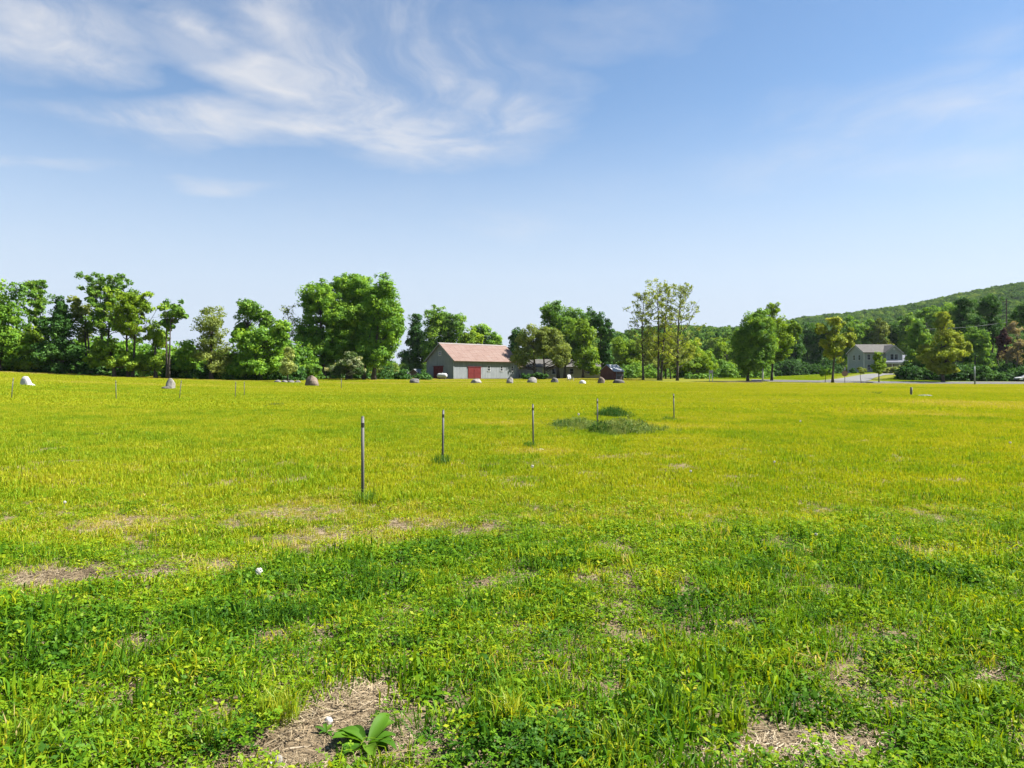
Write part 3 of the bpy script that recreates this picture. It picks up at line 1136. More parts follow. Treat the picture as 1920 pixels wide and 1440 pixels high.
def sparse_tree(name, label, group, ub, d, vtop, spread_px, mat, seed, n1=26, bare_to=0.28, tr=0.2, leaf=0.24, per=10, lower=1.0, bark=None, lean=0.0, fork=False, n2=5):
    """tall thin-leaved tree: one straight stem, rising side branches with small loose leaf clumps"""
    r = np.random.default_rng(3000 + seed)
    x0, y0, z0 = at(ub, d)
    k = d / F
    H = EYE + (HV - vtop) * k - z0
    SP = spread_px * k
    root = thing(name, label, 'tree', (x0, y0, z0), 0, group)
    mb = MB()
    C = []
    stems = [(0.0, 0.0, lean, 1.0)]
    if fork:
        stems = [(-0.12, 0, lean - 0.03, 1.0), (0.35, 0.2, lean + 0.06, 0.94)]
    for (sx, sy, ln, hs) in stems:
        pts = []
        rads = []
        j = r.normal(0, 1, 2) * .25
        for i in range(12):
            s = i / 11
            pts.append((sx + ln * H * s + j[0] * math.sin(4 * s) * s, sy + j[1] * math.sin(3 * s) * s, -0.25 + (H * hs + .25) * s))
            rads.append(tr * (1.4 if i == 0 else 1) * (1 - .9 * s) + 0.012)
        mb.tube(pts, rads, 7)
        pa = np.array(pts)
        m = n1 if len(stems) == 1 else int(n1 * .65)
        for b in range(m):
            s = bare_to + (0.97 - bare_to) * ((b + r.random()) / m)
            i = s * 11
            i0 = int(i)
            p0 = pa[i0] * (1 - (i - i0)) + pa[min(i0 + 1, 11)] * (i - i0)
            az = b * 2.4 + r.normal(0, .4)
            prof = math.sin(math.pi * min(1, (s - bare_to * .6) / (1.06 - bare_to * .6))) ** .7
            L_ = SP * (0.35 + 0.75 * prof) * r.uniform(.7, 1.15)
            rise = r.uniform(.55, 1.0) * L_ * (0.55 + .9 * s)
            p1 = p0 + np.array([math.cos(az) * L_, math.sin(az) * L_, rise])
            if p1[2] > H * 1.03:
                p1[2] = H * 1.03
            path = limb_path(p0, p1, r, 0.14, 6)
            r0 = (tr * (1 - .9 * s) + .012) * .5
            mb.tube(path, [r0 * (1 - .8 * a / 5) + .010 for a in range(6)], 4, cap=False)
            pth = np.array(path)
            for c2 in range(n2):
                q = r.uniform(.3, 1.0)
                ii = q * 5
                a0 = int(min(4, ii))
                pb = pth[a0] * (1 - (ii - a0)) + pth[a0 + 1] * (ii - a0)
                e = pb + np.array([r.normal(0, .5), r.normal(0, .5), r.uniform(.1, .8)]) * L_ * .42
                mb.tube(limb_path(pb, e, r, .05, 3), [.022, .016, .009], 3, cap=False)
                dn = lower if s < .5 else 1.0
                for w in range(2):
                    if r.random() < dn:
                        C.append(pb + (e - pb) * r.uniform(.5, 1.1))
    C = np.array(C)
    n = len(C)
    out = r.normal(0, 1, (n, 3)) + np.array([0, 0, .6])
    V, q, ti = leaves(C, r.uniform(.3, .62, n), np.maximum(2, r.poisson(per, n)), leaf, r, np.clip(r.normal(.5, .22, n), 0, 1), out)
    mb.build('trunk', bark or BARK, root, smooth=True)
    link('crown', mesh_np('crown', V, q, {'tint': ti}), LM[mat], root)
    TREES.append((name, len(q)))
    return root


GL = 'trees of the left treeline'
tree('leafy_tree', 'bright green leafy tree cut by the left edge of the photo', GL, -2, 96, [(-8, 565, 52, 58), (-5, 650, 60, 52), (15, 610, 38, 40)], 'maple', seed=1, puffs=10)
sparse_tree('thin_tree', 'thin airy tree between left-edge tree and dark conical tree', GL, 68, 100, 532, 24, 'green', 2, n1=26, bare_to=.35, per=26, tr=.17)
tree('leafy_tree', 'low lime green tree under the thin tree at far left', GL, 52, 99, [(55, 640, 34, 38), (60, 682, 36, 24)], 'lime', seed=3, puffs=7, dens=.8)
tree('conical_tree', 'dark green conical tree at the far left', GL, 116, 97, [(112, 585, 20, 34), (110, 625, 36, 34), (110, 668, 50, 34)], 'dark', seed=4, puffs=10, leaf=.24, dens=1.1)
tree('leafy_tree', 'olive tinged open tree just right of dark conical tree', GL, 165, 101, [(152, 575, 26, 38, .75), (160, 618, 26, 34, .7)], 'olive', seed=5, puffs=8, dens=.6, tr=.2, trunks=[(163, .2), (172, .16)])
sparse_tree('thin_tree', 'tall airy blue-green tree with open crown at left', GL, 193, 99, 527, 36, 'green', 6, n1=34, bare_to=.42, per=30, tr=.2, fork=True)
sparse_tree('thin_tree', 'yellow-green tree with twin bare trunks at left', GL, 242, 95, 556, 34, 'lime', 7, n1=34, bare_to=.45, per=28, tr=.19, fork=True)
tree('leafy_tree', 'small lime tree at foot of twin-trunk tree', GL, 215, 94, [(205, 655, 30, 26), (225, 680, 36, 20), (185, 672, 26, 22)], 'lime', seed=8, puffs=7, dens=.8)
tree('leafy_tree', 'bushy lime-yellow tree left of the tall slender tree', GL, 292, 96, [(293, 632, 24, 32), (290, 676, 30, 24), (268, 690, 22, 14)], 'lime', seed=9, puffs=8, dens=.9)
tree('slender_tree', 'tall slender tree with small high crown on bare stems', GL, 320, 95, [(325, 577, 24, 24, .8), (318, 605, 18, 14, .5), (335, 596, 18, 14, .5)], 'green', seed=10, puffs=8, dens=.75, trunks=[(317, .15), (321, .13)], limbs=.8)
tree('leafy_tree', 'low green tree right of the tall slender tree', GL, 352, 98, [(350, 668, 30, 30), (345, 690, 34, 16)], 'maple', seed=11, puffs=7, dens=.9)
tree('leafy_tree', 'pale olive fluffy tree in the middle of left treeline', GL, 396, 97, [(396, 612, 42, 44, .8), (398, 668, 46, 38, .9)], 'olive', seed=12, puffs=11, dens=.8, leaf=.22)
tree('leafy_tree', 'dark-topped tree behind the broad lime green tree', GL, 462, 104, [(465, 590, 28, 30), (452, 620, 26, 26), (495, 598, 18, 20)], 'green', seed=13, puffs=9)
tree('leafy_tree', 'broad bright green tree left of the pale shrub', GL, 488, 98, [(490, 640, 52, 42), (480, 680, 62, 28), (525, 625, 22, 28), (440, 688, 30, 20)], 'maple', seed=14, puffs=11)
sparse_tree('thin_tree', 'nearly leafless grey tree behind the big maples', GL, 541, 118, 574, 16, 'olive', 15, n1=22, bare_to=.4, per=2, tr=.12, bark=BARK_PALE)
tree('pale_shrub', 'pale grey-green upright shrub left of the big maples', None, 540, 92, [(541, 672, 15, 18), (541, 690, 22, 18), (540, 660, 9, 12)], 'pale', seed=16, puffs=8, leaf=.16, clr=.4, per=60, cat='shrub', tr=.08)
GM = 'big maples by the barn'
tree('maple_tree', 'leftmost of the three big maples left of the barn', GM, 607, 118, [(598, 560, 42, 40), (585, 620, 34, 50), (610, 655, 46, 40)], 'maple', seed=17, puffs=13, tr=.4, leaf=.27)
tree('maple_tree', 'tallest middle one of the three big maples', GM, 655, 121, [(660, 543, 52, 40), (640, 590, 50, 45), (655, 640, 55, 48), (692, 585, 42, 52), (690, 640, 40, 45)], 'maple', seed=18, puffs=14, tr=.42, leaf=.27)
tree('maple_tree', 'rightmost of the three big maples, sunlit right side', GM, 700, 115, [(716, 560, 42, 44), (718, 620, 42, 48), (705, 662, 48, 32), (742, 600, 18, 40)], 'maple', seed=19, puffs=14, tr=.4, trunks=[(682, .25), (701, .36)], leaf=.27)
tree('flowering_shrub', 'white-flowering shrub in front of the big maples', None, 648, 108, [(650, 678, 32, 20), (668, 692, 22, 14), (632, 695, 20, 12)], 'blossom', seed=20, puffs=8, leaf=.2, clr=.5, cat='shrub', tr=.1)
tree('green_bush', 'green bush between pale shrub and first big maple', None, 585, 106, [(585, 692, 22, 16), (565, 695, 16, 12)], 'green', seed=21, puffs=7, leaf=.2, clr=.5, cat='bush', tr=.08)
tree('green_bush', 'small bush beside the low lean-to shed', None, 727, 126, [(718, 697, 14, 11), (745, 702, 10, 8), (700, 702, 12, 8)], 'olive', seed=22, puffs=6, leaf=.2, clr=.5, cat='bush', tr=.07)
GB = 'trees behind the barn'
tree('leafy_tree', 'dark green tree directly left of the barn', GB, 778, 172, [(776, 622, 22, 36), (790, 650, 26, 40), (772, 675, 26, 30)], 'dark', seed=23, puffs=9, leaf=.34, clr=1.0)
tree('leafy_tree', 'tallest dark green tree behind barn gable', GB, 818, 168, [(817, 608, 30, 38), (815, 655, 34, 36)], 'green', seed=24, puffs=11, leaf=.34, clr=1.0)
tree('leafy_tree', 'rounded green tree behind the barn roof ridge', GB, 853, 170, [(850, 612, 28, 36), (855, 650, 32, 34)], 'green', seed=25, puffs=11, leaf=.34, clr=1.0)
tree('leafy_tree', 'yellow-green tree behind the middle of barn roof', GB, 885, 166, [(884, 640, 24, 32), (880, 670, 28, 26)], 'lime', seed=26, puffs=9, leaf=.34, clr=1.0)
tree('leafy_tree', 'low green tree behind the right end of barn roof', GB, 914, 172, [(902, 625, 20, 24), (922, 645, 22, 28), (912, 672, 32, 26)], 'maple', seed=27, puffs=9, leaf=.34, clr=1.0)
tree('leafy_tree', 'dark tree touching the right end of the barn', 'trees around the farmhouse', 968, 168, [(968, 640, 22, 28), (962, 665, 20, 24)], 'dark', seed=28, puffs=9, leaf=.32, clr=.9)
tree('apple_tree', 'olive green spreading tree in front of the cream farmhouse', 'trees around the farmhouse', 1004, 139, [(1000, 640, 36, 34), (1032, 650, 38, 36), (985, 668, 30, 24), (1050, 672, 24, 18), (1015, 625, 24, 20)], 'olive', seed=29, puffs=11, dens=.95, leaf=.24, trunks=[(1003, .3), (1022, .22)])
tree('maple_tree', 'tall dark green maple rising over the farmhouse', 'trees around the farmhouse', 1055, 158, [(1037, 592, 30, 28), (1062, 612, 46, 42), (1085, 650, 32, 42), (1040, 640, 36, 34)], 'green', seed=30, puffs=13, leaf=.3, clr=.95, trunks=[(1047, .35), (1059, .3)], tr=.4)
tree('maple_tree', 'maple with lime right side over farmhouse right end', 'trees around the farmhouse', 1093, 153, [(1096, 625, 22, 30), (1098, 668, 28, 28), (1110, 690, 22, 12)], 'lime', seed=31, puffs=10, leaf=.3, clr=.9)
tree('leafy_tree', 'dark green tree standing right behind the small shed', 'trees around the farmhouse', 1130, 160, [(1110, 597, 26, 22), (1132, 620, 20, 26), (1134, 668, 20, 34)], 'dark', seed=32, puffs=10, leaf=.3, clr=.9)

GS = 'tall sparse trees right of the shed'
sparse_tree('sparse_tree', 'leftmost of the tall sparse trees right of the shed', GS, 1206, 131, 552, 24, 'olive', 33, n1=32, bare_to=.22, per=10, tr=.22, lower=.9)
sparse_tree('sparse_tree', 'middle tall sparse tree with yellow-green leaves', GS, 1236, 133, 534, 32, 'yellow', 34, n1=40, bare_to=.2, per=11, tr=.24, fork=True, lean=.02)
sparse_tree('sparse_tree', 'rightmost tall sparse tree leaning slightly right', GS, 1270, 129, 540, 36, 'olive', 35, n1=38, bare_to=.16, per=9, tr=.25, lean=.035)
tree('yellow_bush', 'yellow-green bushy tree at foot of the sparse trees', None, 1250, 142, [(1240, 655, 36, 24, .7), (1262, 640, 36, 22, .6), (1295, 655, 32, 24, .6), (1250, 685, 30, 18, .5)], 'yellow', seed=36, puffs=9, dens=.6, leaf=.24, trunks=[(1248, .14), (1258, .12)])
tree('yellow_bush', 'lime bushy tree right of the sparse trees', None, 1300, 150, [(1305, 660, 34, 30), (1288, 685, 36, 20), (1325, 685, 22, 18)], 'lime', seed=37, puffs=9, leaf=.26)
tree('leafy_tree', 'pale green tree directly right of the small shed', None, 1172, 172, [(1168, 655, 22, 30), (1180, 685, 26, 22), (1192, 660, 18, 30)], 'lime', seed=38, puffs=9, leaf=.3, clr=.9)
tree('leafy_tree', 'green tree behind the leftmost sparse tree', None, 1212, 178, [(1215, 655, 26, 34), (1212, 690, 30, 18)], 'olive', seed=39, puffs=9, leaf=.3, clr=.9)
tree('leafy_tree', 'dark small evergreen on the skyline right of sparse trees', None, 1346, 260, [(1347, 634, 9, 14), (1347, 650, 13, 16), (1347, 670, 14, 20)], 'dark', seed=40, puffs=7, leaf=.45, clr=1.2)
tree('leafy_tree', 'grey-green willow-like tree left of round green tree', None, 1335, 165, [(1330, 680, 18, 24), (1352, 690, 20, 18)], 'green', seed=41, puffs=9, leaf=.28)
tree('leafy_tree', 'lime tree on the rise behind the round green tree', None, 1362, 190, [(1362, 660, 22, 30), (1375, 690, 22, 18), (1345, 672, 16, 24)], 'lime', seed=42, puffs=9, leaf=.32, clr=.9)
tree('round_tree', 'dense round dark green tree on single trunk by dirt pull-in', None, 1402, 122, [(1414, 616, 38, 40, 1.2), (1396, 650, 32, 46, 1.2), (1428, 648, 34, 42, 1.2), (1408, 670, 34, 32, 1.2)], 'green', seed=43, puffs=14, leaf=.22, clr=.6, dens=1.15, tr=.24)
tree('leafy_tree', 'yellow-green tree half hidden by the round green tree', None, 1447, 126, [(1450, 584, 20, 20, .45), (1455, 610, 28, 28, .7), (1470, 640, 26, 34), (1488, 620, 14, 20), (1460, 665, 20, 14)], 'lime', seed=44, puffs=9, dens=.85, leaf=.24, tr=.2)
tree('maple_tree', 'yellow-olive young tree beside the driveway mouth', None, 1561, 117, [(1538, 616, 11, 17), (1570, 655, 26, 34), (1590, 630, 16, 24), (1560, 640, 22, 24, .8), (1565, 606, 22, 14, .35)], 'yellow', seed=45, puffs=9, dens=.9, leaf=.25, tr=.2)
tree('sapling', 'small round-headed sapling left of driveway mouth', None, 1547, 119, [(1547, 697, 12, 8)], 'green', seed=46, puffs=7, leaf=.16, clr=.4, tr=.05)
tree('sapling', 'thin young sapling between road sign and green young tree', None, 1615, 119, [(1615, 693, 9, 9, .6)], 'olive', seed=47, puffs=6, leaf=.15, clr=.35, dens=.6, tr=.04)
tree('young_tree', 'upright bright green young tree in front of the house', None, 1648, 121, [(1649, 672, 11, 14), (1647, 690, 15, 14)], 'lime', seed=48, puffs=9, leaf=.18, clr=.45, tr=.09)
tree('leafy_tree', 'dark green tree right of the house casting lawn shadow', None, 1722, 146, [(1722, 630, 22, 36), (1718, 675, 26, 36), (1735, 655, 18, 40)], 'green', seed=49, puffs=11, leaf=.26, tr=.25)
tree('maple_tree', 'spreading yellow-olive maple beside the road', None, 1768, 124, [(1770, 602, 17, 20), (1772, 635, 32, 26), (1765, 668, 44, 24), (1808, 652, 16, 12), (1738, 655, 16, 12), (1770, 690, 34, 11)], 'yellow', seed=50, puffs=11, leaf=.25, dens=.9, tr=.26)

GW = 'tall trees of the roadside wood on the right'
tree('leafy_tree', 'tall dark tree right of yellow-olive maple, highest in wood', GW, 1806, 158, [(1806, 578, 20, 26), (1812, 625, 34, 40), (1805, 680, 34, 34)], 'dark', seed=51, puffs=11, leaf=.3, clr=.9, tr=.28)
tree('leafy_tree', 'green topped tree second from right edge of wood', GW, 1857, 165, [(1858, 575, 24, 26), (1852, 620, 34, 38), (1855, 680, 36, 34)], 'dark', seed=52, puffs=11, leaf=.3, clr=.9, tr=.28)
tree('leafy_tree', 'dark tree cut by the right edge of the photo', GW, 1925, 155, [(1922, 600, 28, 34), (1925, 660, 36, 44)], 'dark', seed=53, puffs=11, leaf=.3, clr=.9, tr=.28)
tree('purple_tree', 'purple-leaved small tree in the roadside wood', None, 1880, 142, [(1880, 635, 13, 24), (1880, 662, 12, 16)], 'purple', seed=54, puffs=8, leaf=.24, tr=.14)
tree('leafy_tree', 'buff and olive tree in front of right-edge wood', None, 1905, 138, [(1908, 618, 20, 20, .7), (1898, 668, 22, 26, .7), (1912, 650, 18, 20, .6)], 'buff', seed=55, puffs=8, dens=.6, leaf=.24, tr=.14)
tree('leafy_tree', 'shaded green tree between yellow-olive maple and purple tree', GW, 1832, 150, [(1832, 650, 26, 40), (1838, 690, 32, 22)], 'green', seed=56, puffs=10, leaf=.28, clr=.8)

GH = 'woodland trees behind the grey house'
for i, (u, d, lob, mt, lb) in enumerate([
    (1440, 236, [(1436, 655, 24, 36), (1440, 685, 26, 22)], 'dark', 'dark tree behind the yellow-green tree half hidden by round tree'),
    (1488, 228, [(1488, 650, 24, 40), (1485, 685, 28, 22)], 'dark', 'dark green tree left end of the wood edge by the lawn'),
    (1515, 234, [(1516, 640, 22, 42), (1515, 680, 28, 24)], 'dark', 'dark green tree left of the yellow-olive young tree'),
    (1545, 232, [(1540, 636, 22, 36), (1545, 680, 26, 24)], 'dark', 'dark tree directly behind the yellow-olive young tree'),
    (1590, 236, [(1597, 622, 22, 32), (1590, 668, 26, 34)], 'green', 'green tree behind the left gable of the house'),
    (1622, 240, [(1620, 618, 20, 26), (1622, 655, 26, 34)], 'green', 'green tree rising over the left roof of the house'),
    (1650, 236, [(1648, 622, 22, 28), (1650, 655, 26, 30)], 'olive', 'olive green tree above the middle of the house roof'),
    (1680, 240, [(1680, 620, 22, 30), (1682, 660, 26, 34)], 'dark', 'dark tree above the right gable of the house'),
    (1706, 232, [(1706, 616, 20, 34), (1706, 662, 24, 36)], 'green', 'green tree behind the right wing of the house'),
    (1745, 226, [(1745, 600, 26, 36), (1748, 655, 30, 40)], 'green', 'green tree behind the spreading maple by the road'),
    (1785, 230, [(1785, 585, 24, 26), (1785, 640, 30, 40)], 'green', 'green tree on the slope left of the tallest wood tree')]):
    tree('woodland_tree', lb, GH, u, d, lob, mt, seed=70 + i, puffs=10, leaf=.42, clr=1.25, tr=.26, per=55)

# undergrowth: nobody could count its shrubs
def undergrowth(name, rows, mats, label, seed):
    r = np.random.default_rng(seed)
    C = []
    RR = []
    TI = []
    for (u0, u1, d0, d1, h0, h1, n) in rows:
        for i in range(n):
            u = r.uniform(u0, u1)
            d = r.uniform(d0, d1)
            x, y, z = at(u, d)
            h = r.uniform(h0, h1) * (0.55 + .9 * float(fbm(x * .22, 3.0, 2)))
            w = h * r.uniform(.7, 1.1)
            m = int(10 + 9 * w * h)
            q = r.normal(0, 1, (m, 3))
            q /= np.linalg.norm(q, axis=1)[:, None]
            q[:, 2] = np.abs(q[:, 2])
            C.append(np.array([x, y, z + .1]) + q * np.array([w * .8, w * .8, h]) * r.uniform(.6, 1.05, (m, 1)))
            RR.append(np.full(m, .38))
            TI.append(np.clip(r.normal(.45, .18) + r.normal(0, .12, m), 0, 1))
    C = np.concatenate(C)
    RR = np.concatenate(RR)
    TI = np.concatenate(TI)
    out = np.tile(np.array([[0, -.4, .7]]), (len(C), 1))
    V, q, ti = leaves(C, RR, np.full(len(C), 14), .3, r, TI, out)
    o = link(name, mesh_np(name, V, q, {'tint': ti}), LM[mats])
    tag(o, label, 'undergrowth', kind='stuff')


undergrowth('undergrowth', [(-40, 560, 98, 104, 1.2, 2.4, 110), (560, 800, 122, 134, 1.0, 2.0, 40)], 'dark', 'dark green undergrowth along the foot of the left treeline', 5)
undergrowth('thicket', [(-60, 565, 104, 116, 2.6, 5.2, 95)], 'maple', 'green thicket filling the gaps behind the left treeline', 8)
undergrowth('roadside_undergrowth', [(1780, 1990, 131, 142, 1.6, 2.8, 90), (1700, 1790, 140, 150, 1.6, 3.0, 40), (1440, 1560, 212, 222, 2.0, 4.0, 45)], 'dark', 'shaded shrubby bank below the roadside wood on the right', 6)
undergrowth('hedge_growth', [(1160, 1450, 150, 190, 1.4, 3.2, 120), (1290, 1330, 136, 140, .6, 1.0, 12)], 'green', 'green scrub behind the sparse trees and the round tree', 7)

# ------------------------------------------------------------------ wooded hills
RIDGE_T = [-1.2, -0.9, -0.5, -0.2, 0.05, 0.14, 0.225, 0.30, 0.36, 0.415, 0.49, 0.57, 0.65, 0.74, 0.9, 1.2]
RIDGE_V = [690, 690, 694, 690, 668, 632, 613, 618, 620, 600, 591, 578, 557, 536, 512, 500]


def hill_h(x, y):
    t = x / y
    e = (HV - np.interp(t, RIDGE_T, RIDGE_V)) / F
    far = np.interp(t, [-1, .1, .33, .42, 1], [700, 640, 640, 950, 950])
    h = 1.2 + np.maximum(0, e * far - 14.0) * sstep(0.27, 1.0, y / far) ** 0.9
    return h + 2.5 * (fbm(x * .012, y * .012, 3) - .5) * sstep(260, 400, y) - 1.6 * (1 - sstep(250, 300, y))


def hills():
    ts = np.linspace(-1.2, 1.2, 160)
    ys = np.concatenate([np.linspace(250, 1000, 70), np.linspace(1040, 2600, 16)])
    T, Y = np.meshgrid(ts, ys)
    X = T * Y
    Z = hill_h(X, Y)
    ny, nx = X.shape
    v = np.stack([X, Y, Z], -1).reshape(-1, 3)
    i = np.arange(ny * nx).reshape(ny, nx)
    q = np.stack([i[:-1, :-1], i[:-1, 1:], i[1:, 1:], i[1:, :-1]], -1).reshape(-1, 4)
    o = link('hills', mesh_np('hills', v, q, smooth=True), surf('forest_floor', (0.02, 0.045, 0.012), (0.05, 0.09, 0.02), .05, .95, coord='World'))
    tag(o, 'wooded hills rising behind the fields to the right', 'hills', kind='structure')
    # canopy
    protos = []
    for k in range(6):
        r = np.random.default_rng(50 + k)
        n = 46
        qd = r.normal(0, 1, (n, 3))
        qd /= np.linalg.norm(qd, axis=1)[:, None]
        qd[:, 2] = np.abs(qd[:, 2]) * 1.1 - .25
        c = qd * np.array([3.6, 3.6, 5.2]) * r.uniform(.75, 1.05, (n, 1)) + np.array([0, 0, 6.5])
        V, q4, ti = leaves(c, np.full(n, 1.25), np.full(n, 22), .75, r, r.normal(0, .10, n), qd)
        ti = np.repeat(np.repeat(r.normal(0, .10, n), 22), 4)
        protos.append(mesh_np('canopy', V, q4, {'tint': ti}))
    r = np.random.default_rng(77)
    n = 15000
    y = np.sqrt(r.uniform(255 ** 2, 1010 ** 2, n))
    t = r.uniform(0.02, 0.84, n)
    far = np.interp(t, [-1, .1, .33, .42, 1], [700, 640, 640, 950, 950])
    k = y < far + 25
    y, t = y[k], t[k]
    x = t * y
    n = len(x)
    # the wooded flats left of centre, seen only between trunks
    n2 = 700
    y2 = r.uniform(215, 330, n2)
    t2 = r.uniform(-.95, .1, n2)
    x = np.concatenate([x, t2 * y2])
    y = np.concatenate([y, y2])
    sc = np.concatenate([r.uniform(.7, 1.25, n), r.uniform(.35, .6, n2)])
    z = np.concatenate([hill_h(x[:n], y[:n]) - .5, ground(x[n:], y[n:]) - .5])
    n = len(x)
    hue = 0.48 + 0.5 * (fbm(x * .02, y * .02, 3) - .5) + r.normal(0, .16, n)
    m = leaf_mat('canopy', [(0.0, (0.032, 0.082, 0.026)), (0.4, (0.070, 0.145, 0.032)), (0.7, (0.130, 0.220, 0.036)), (1.0, (0.220, 0.290, 0.055))], trans=.3, gloss=0, attr_kind='INSTANCER', attr_name='hue', both=True)
    scatter('hill_forest', protos, m, np.stack([x, y, z], -1), r.integers(0, 6, n), np.clip(hue, 0, 1), sc, 'green forest covering the far hills on the right', 'forest')


hills()

# ------------------------------------------------------------------ building materials
def board_mat(name, c1, c2, axis='x', step=0.22, rough=.85):
    """vertical weathered boards"""
    m, nt, out = new_mat(name)
    b = nt.nodes.new('ShaderNodeBsdfPrincipled')
    b.inputs['Roughness'].default_value = rough
    b.inputs['Specular IOR Level'].default_value = .2
    sc = (1 / step, 1 / step, .05)
    n = tex_noise(nt, 1.3, 3, .6, 'Object', sc)
    n2 = tex_noise(nt, 1.6, 6, .7, 'Object', (1, 1, .35))
    col = mixc(nt, .5, ramp(nt, n, [(.3, c1), (.7, c2)]), ramp(nt, n2, [(.3, c1), (.7, c2)]))
    nt.links.new(col, b.inputs['Base Color'])
    nt.links.new(b.outputs[0], out.inputs[0])
    return m


BARN_W = board_mat('barn_boards', (0.115, 0.130, 0.142), (0.240, 0.254, 0.266))
BARN_TRIM = surf('barn_trim', (0.16, 0.18, 0.185), (0.24, 0.255, 0.26), 3, .8)
BARN_RED = board_mat('barn_red', (0.075, 0.010, 0.010), (0.15, 0.020, 0.019), step=.3)
RUST = surf('rusty_tin', (0.115, 0.068, 0.055), (0.155, 0.098, 0.080), 1.2, .7, (.35, 2.2, 1), c3=(0.17, 0.125, 0.108), spec=.25)
RUST_CAP = surf('roof_cap', (0.13, 0.11, 0.10), (0.20, 0.175, 0.165), 2, .6)
GLASS = surf('dark_glass', (0.015, 0.018, 0.022), (0.03, 0.035, 0.042), 1, .08, spec=.6)
WHITE = surf('white_paint', (0.34, 0.345, 0.35), (0.45, 0.455, 0.46), 3, .55)
STONE = surf('foundation_stone', (0.09, 0.09, 0.085), (0.16, 0.155, 0.145), 3, .9, bump=.5)
DARKWOOD = board_mat('dark_boards', (0.055, 0.042, 0.034), (0.13, 0.10, 0.085))
REDWOOD = board_mat('brown_red_boards', (0.085, 0.034, 0.026), (0.15, 0.062, 0.046))
TIN = surf('pale_tin', (0.10, 0.108, 0.118), (0.17, 0.178, 0.19), 1.5, .6, spec=.25)
CREAM = surf('cream_clapboard', (0.27, 0.25, 0.20), (0.36, 0.335, 0.275), 2, .75)
SIDING = surf('grey_green_siding', (0.20, 0.222, 0.222), (0.26, 0.282, 0.28), 2, .7)
SHINGLE = surf('grey_shingle', (0.075, 0.072, 0.068), (0.115, 0.11, 0.102), 2.5, .9, bump=.3, spec=.15)
SLATE = surf('blue_slate', (0.045, 0.053, 0.075), (0.075, 0.085, 0.11), 2, .7)


def window(parent, x0, x1, z0, z1, y, axis='front', t=.09, bars=True):
    """window on a wall face. axis 'front': wall lies in plane y, facing -y; 'left': plane x=y, facing -x"""
    def bx(mb, a0, a1, b0, b1, d0, d1):
        if axis == 'front':
            mb.box(a0, a1, y - d1, y - d0, b0, b1)
        else:
            mb.box(y - d1, y - d0, a0, a1, b0, b1)
    pane = MB()
    bx(pane, x0, x1, z0, z1, -.05, .012)
    w = pane.build('window', GLASS, parent)
    fr = MB()
    bx(fr, x0 - t, x0, z0 - t, z1 + t, -.02, .06)
    bx(fr, x1, x1 + t, z0 - t, z1 + t, -.02, .06)
    bx(fr, x0, x1, z1, z1 + t, -.02, .062)
    if bars:
        zc = (z0 + z1) / 2
        bx(fr, x0, x1, zc - .025, zc + .025, 0, .035)
    fr.build('frame', WHITE, w)
    sl = MB()
    bx(sl, x0 - t - .05, x1 + t + .05, z0 - t - .05, z0, -.02, .11)
    sl.build('sill', WHITE, w)
    return w


def gable_roof(parent, L_, W_, eave, rise, mat, over=.45, end=.35, th=.12, ridge_mat=None, x0=None, x1=None):
    """two roof slopes with ridge along local x"""
    x0 = -L_ / 2 - end if x0 is None else x0
    x1 = L_ / 2 + end if x1 is None else x1
    sl = rise / (W_ / 2)
    parts = []
    for s in (-1, 1):
        yo = s * (W_ / 2 + over)
        zo = eave - over * sl
        prof = [(yo, zo), (0, eave + rise), (0, eave + rise + th), (yo, zo + th)]
        parts.append(MB().prism(prof, 'x', x0, x1).build('roof_slope', mat, parent))
    if ridge_mat:
        zr = eave + rise + th
        MB().prism([(-.28, zr - .28 * sl + .03), (0, zr + .03), (.28, zr - .28 * sl + .03), (.28, zr - .28 * sl + .06), (0, zr + .07), (-.28, zr - .28 * sl + .06)], 'x', x0 - .02, x1 + .02).build('ridge_cap', ridge_mat, parent)
    return parts


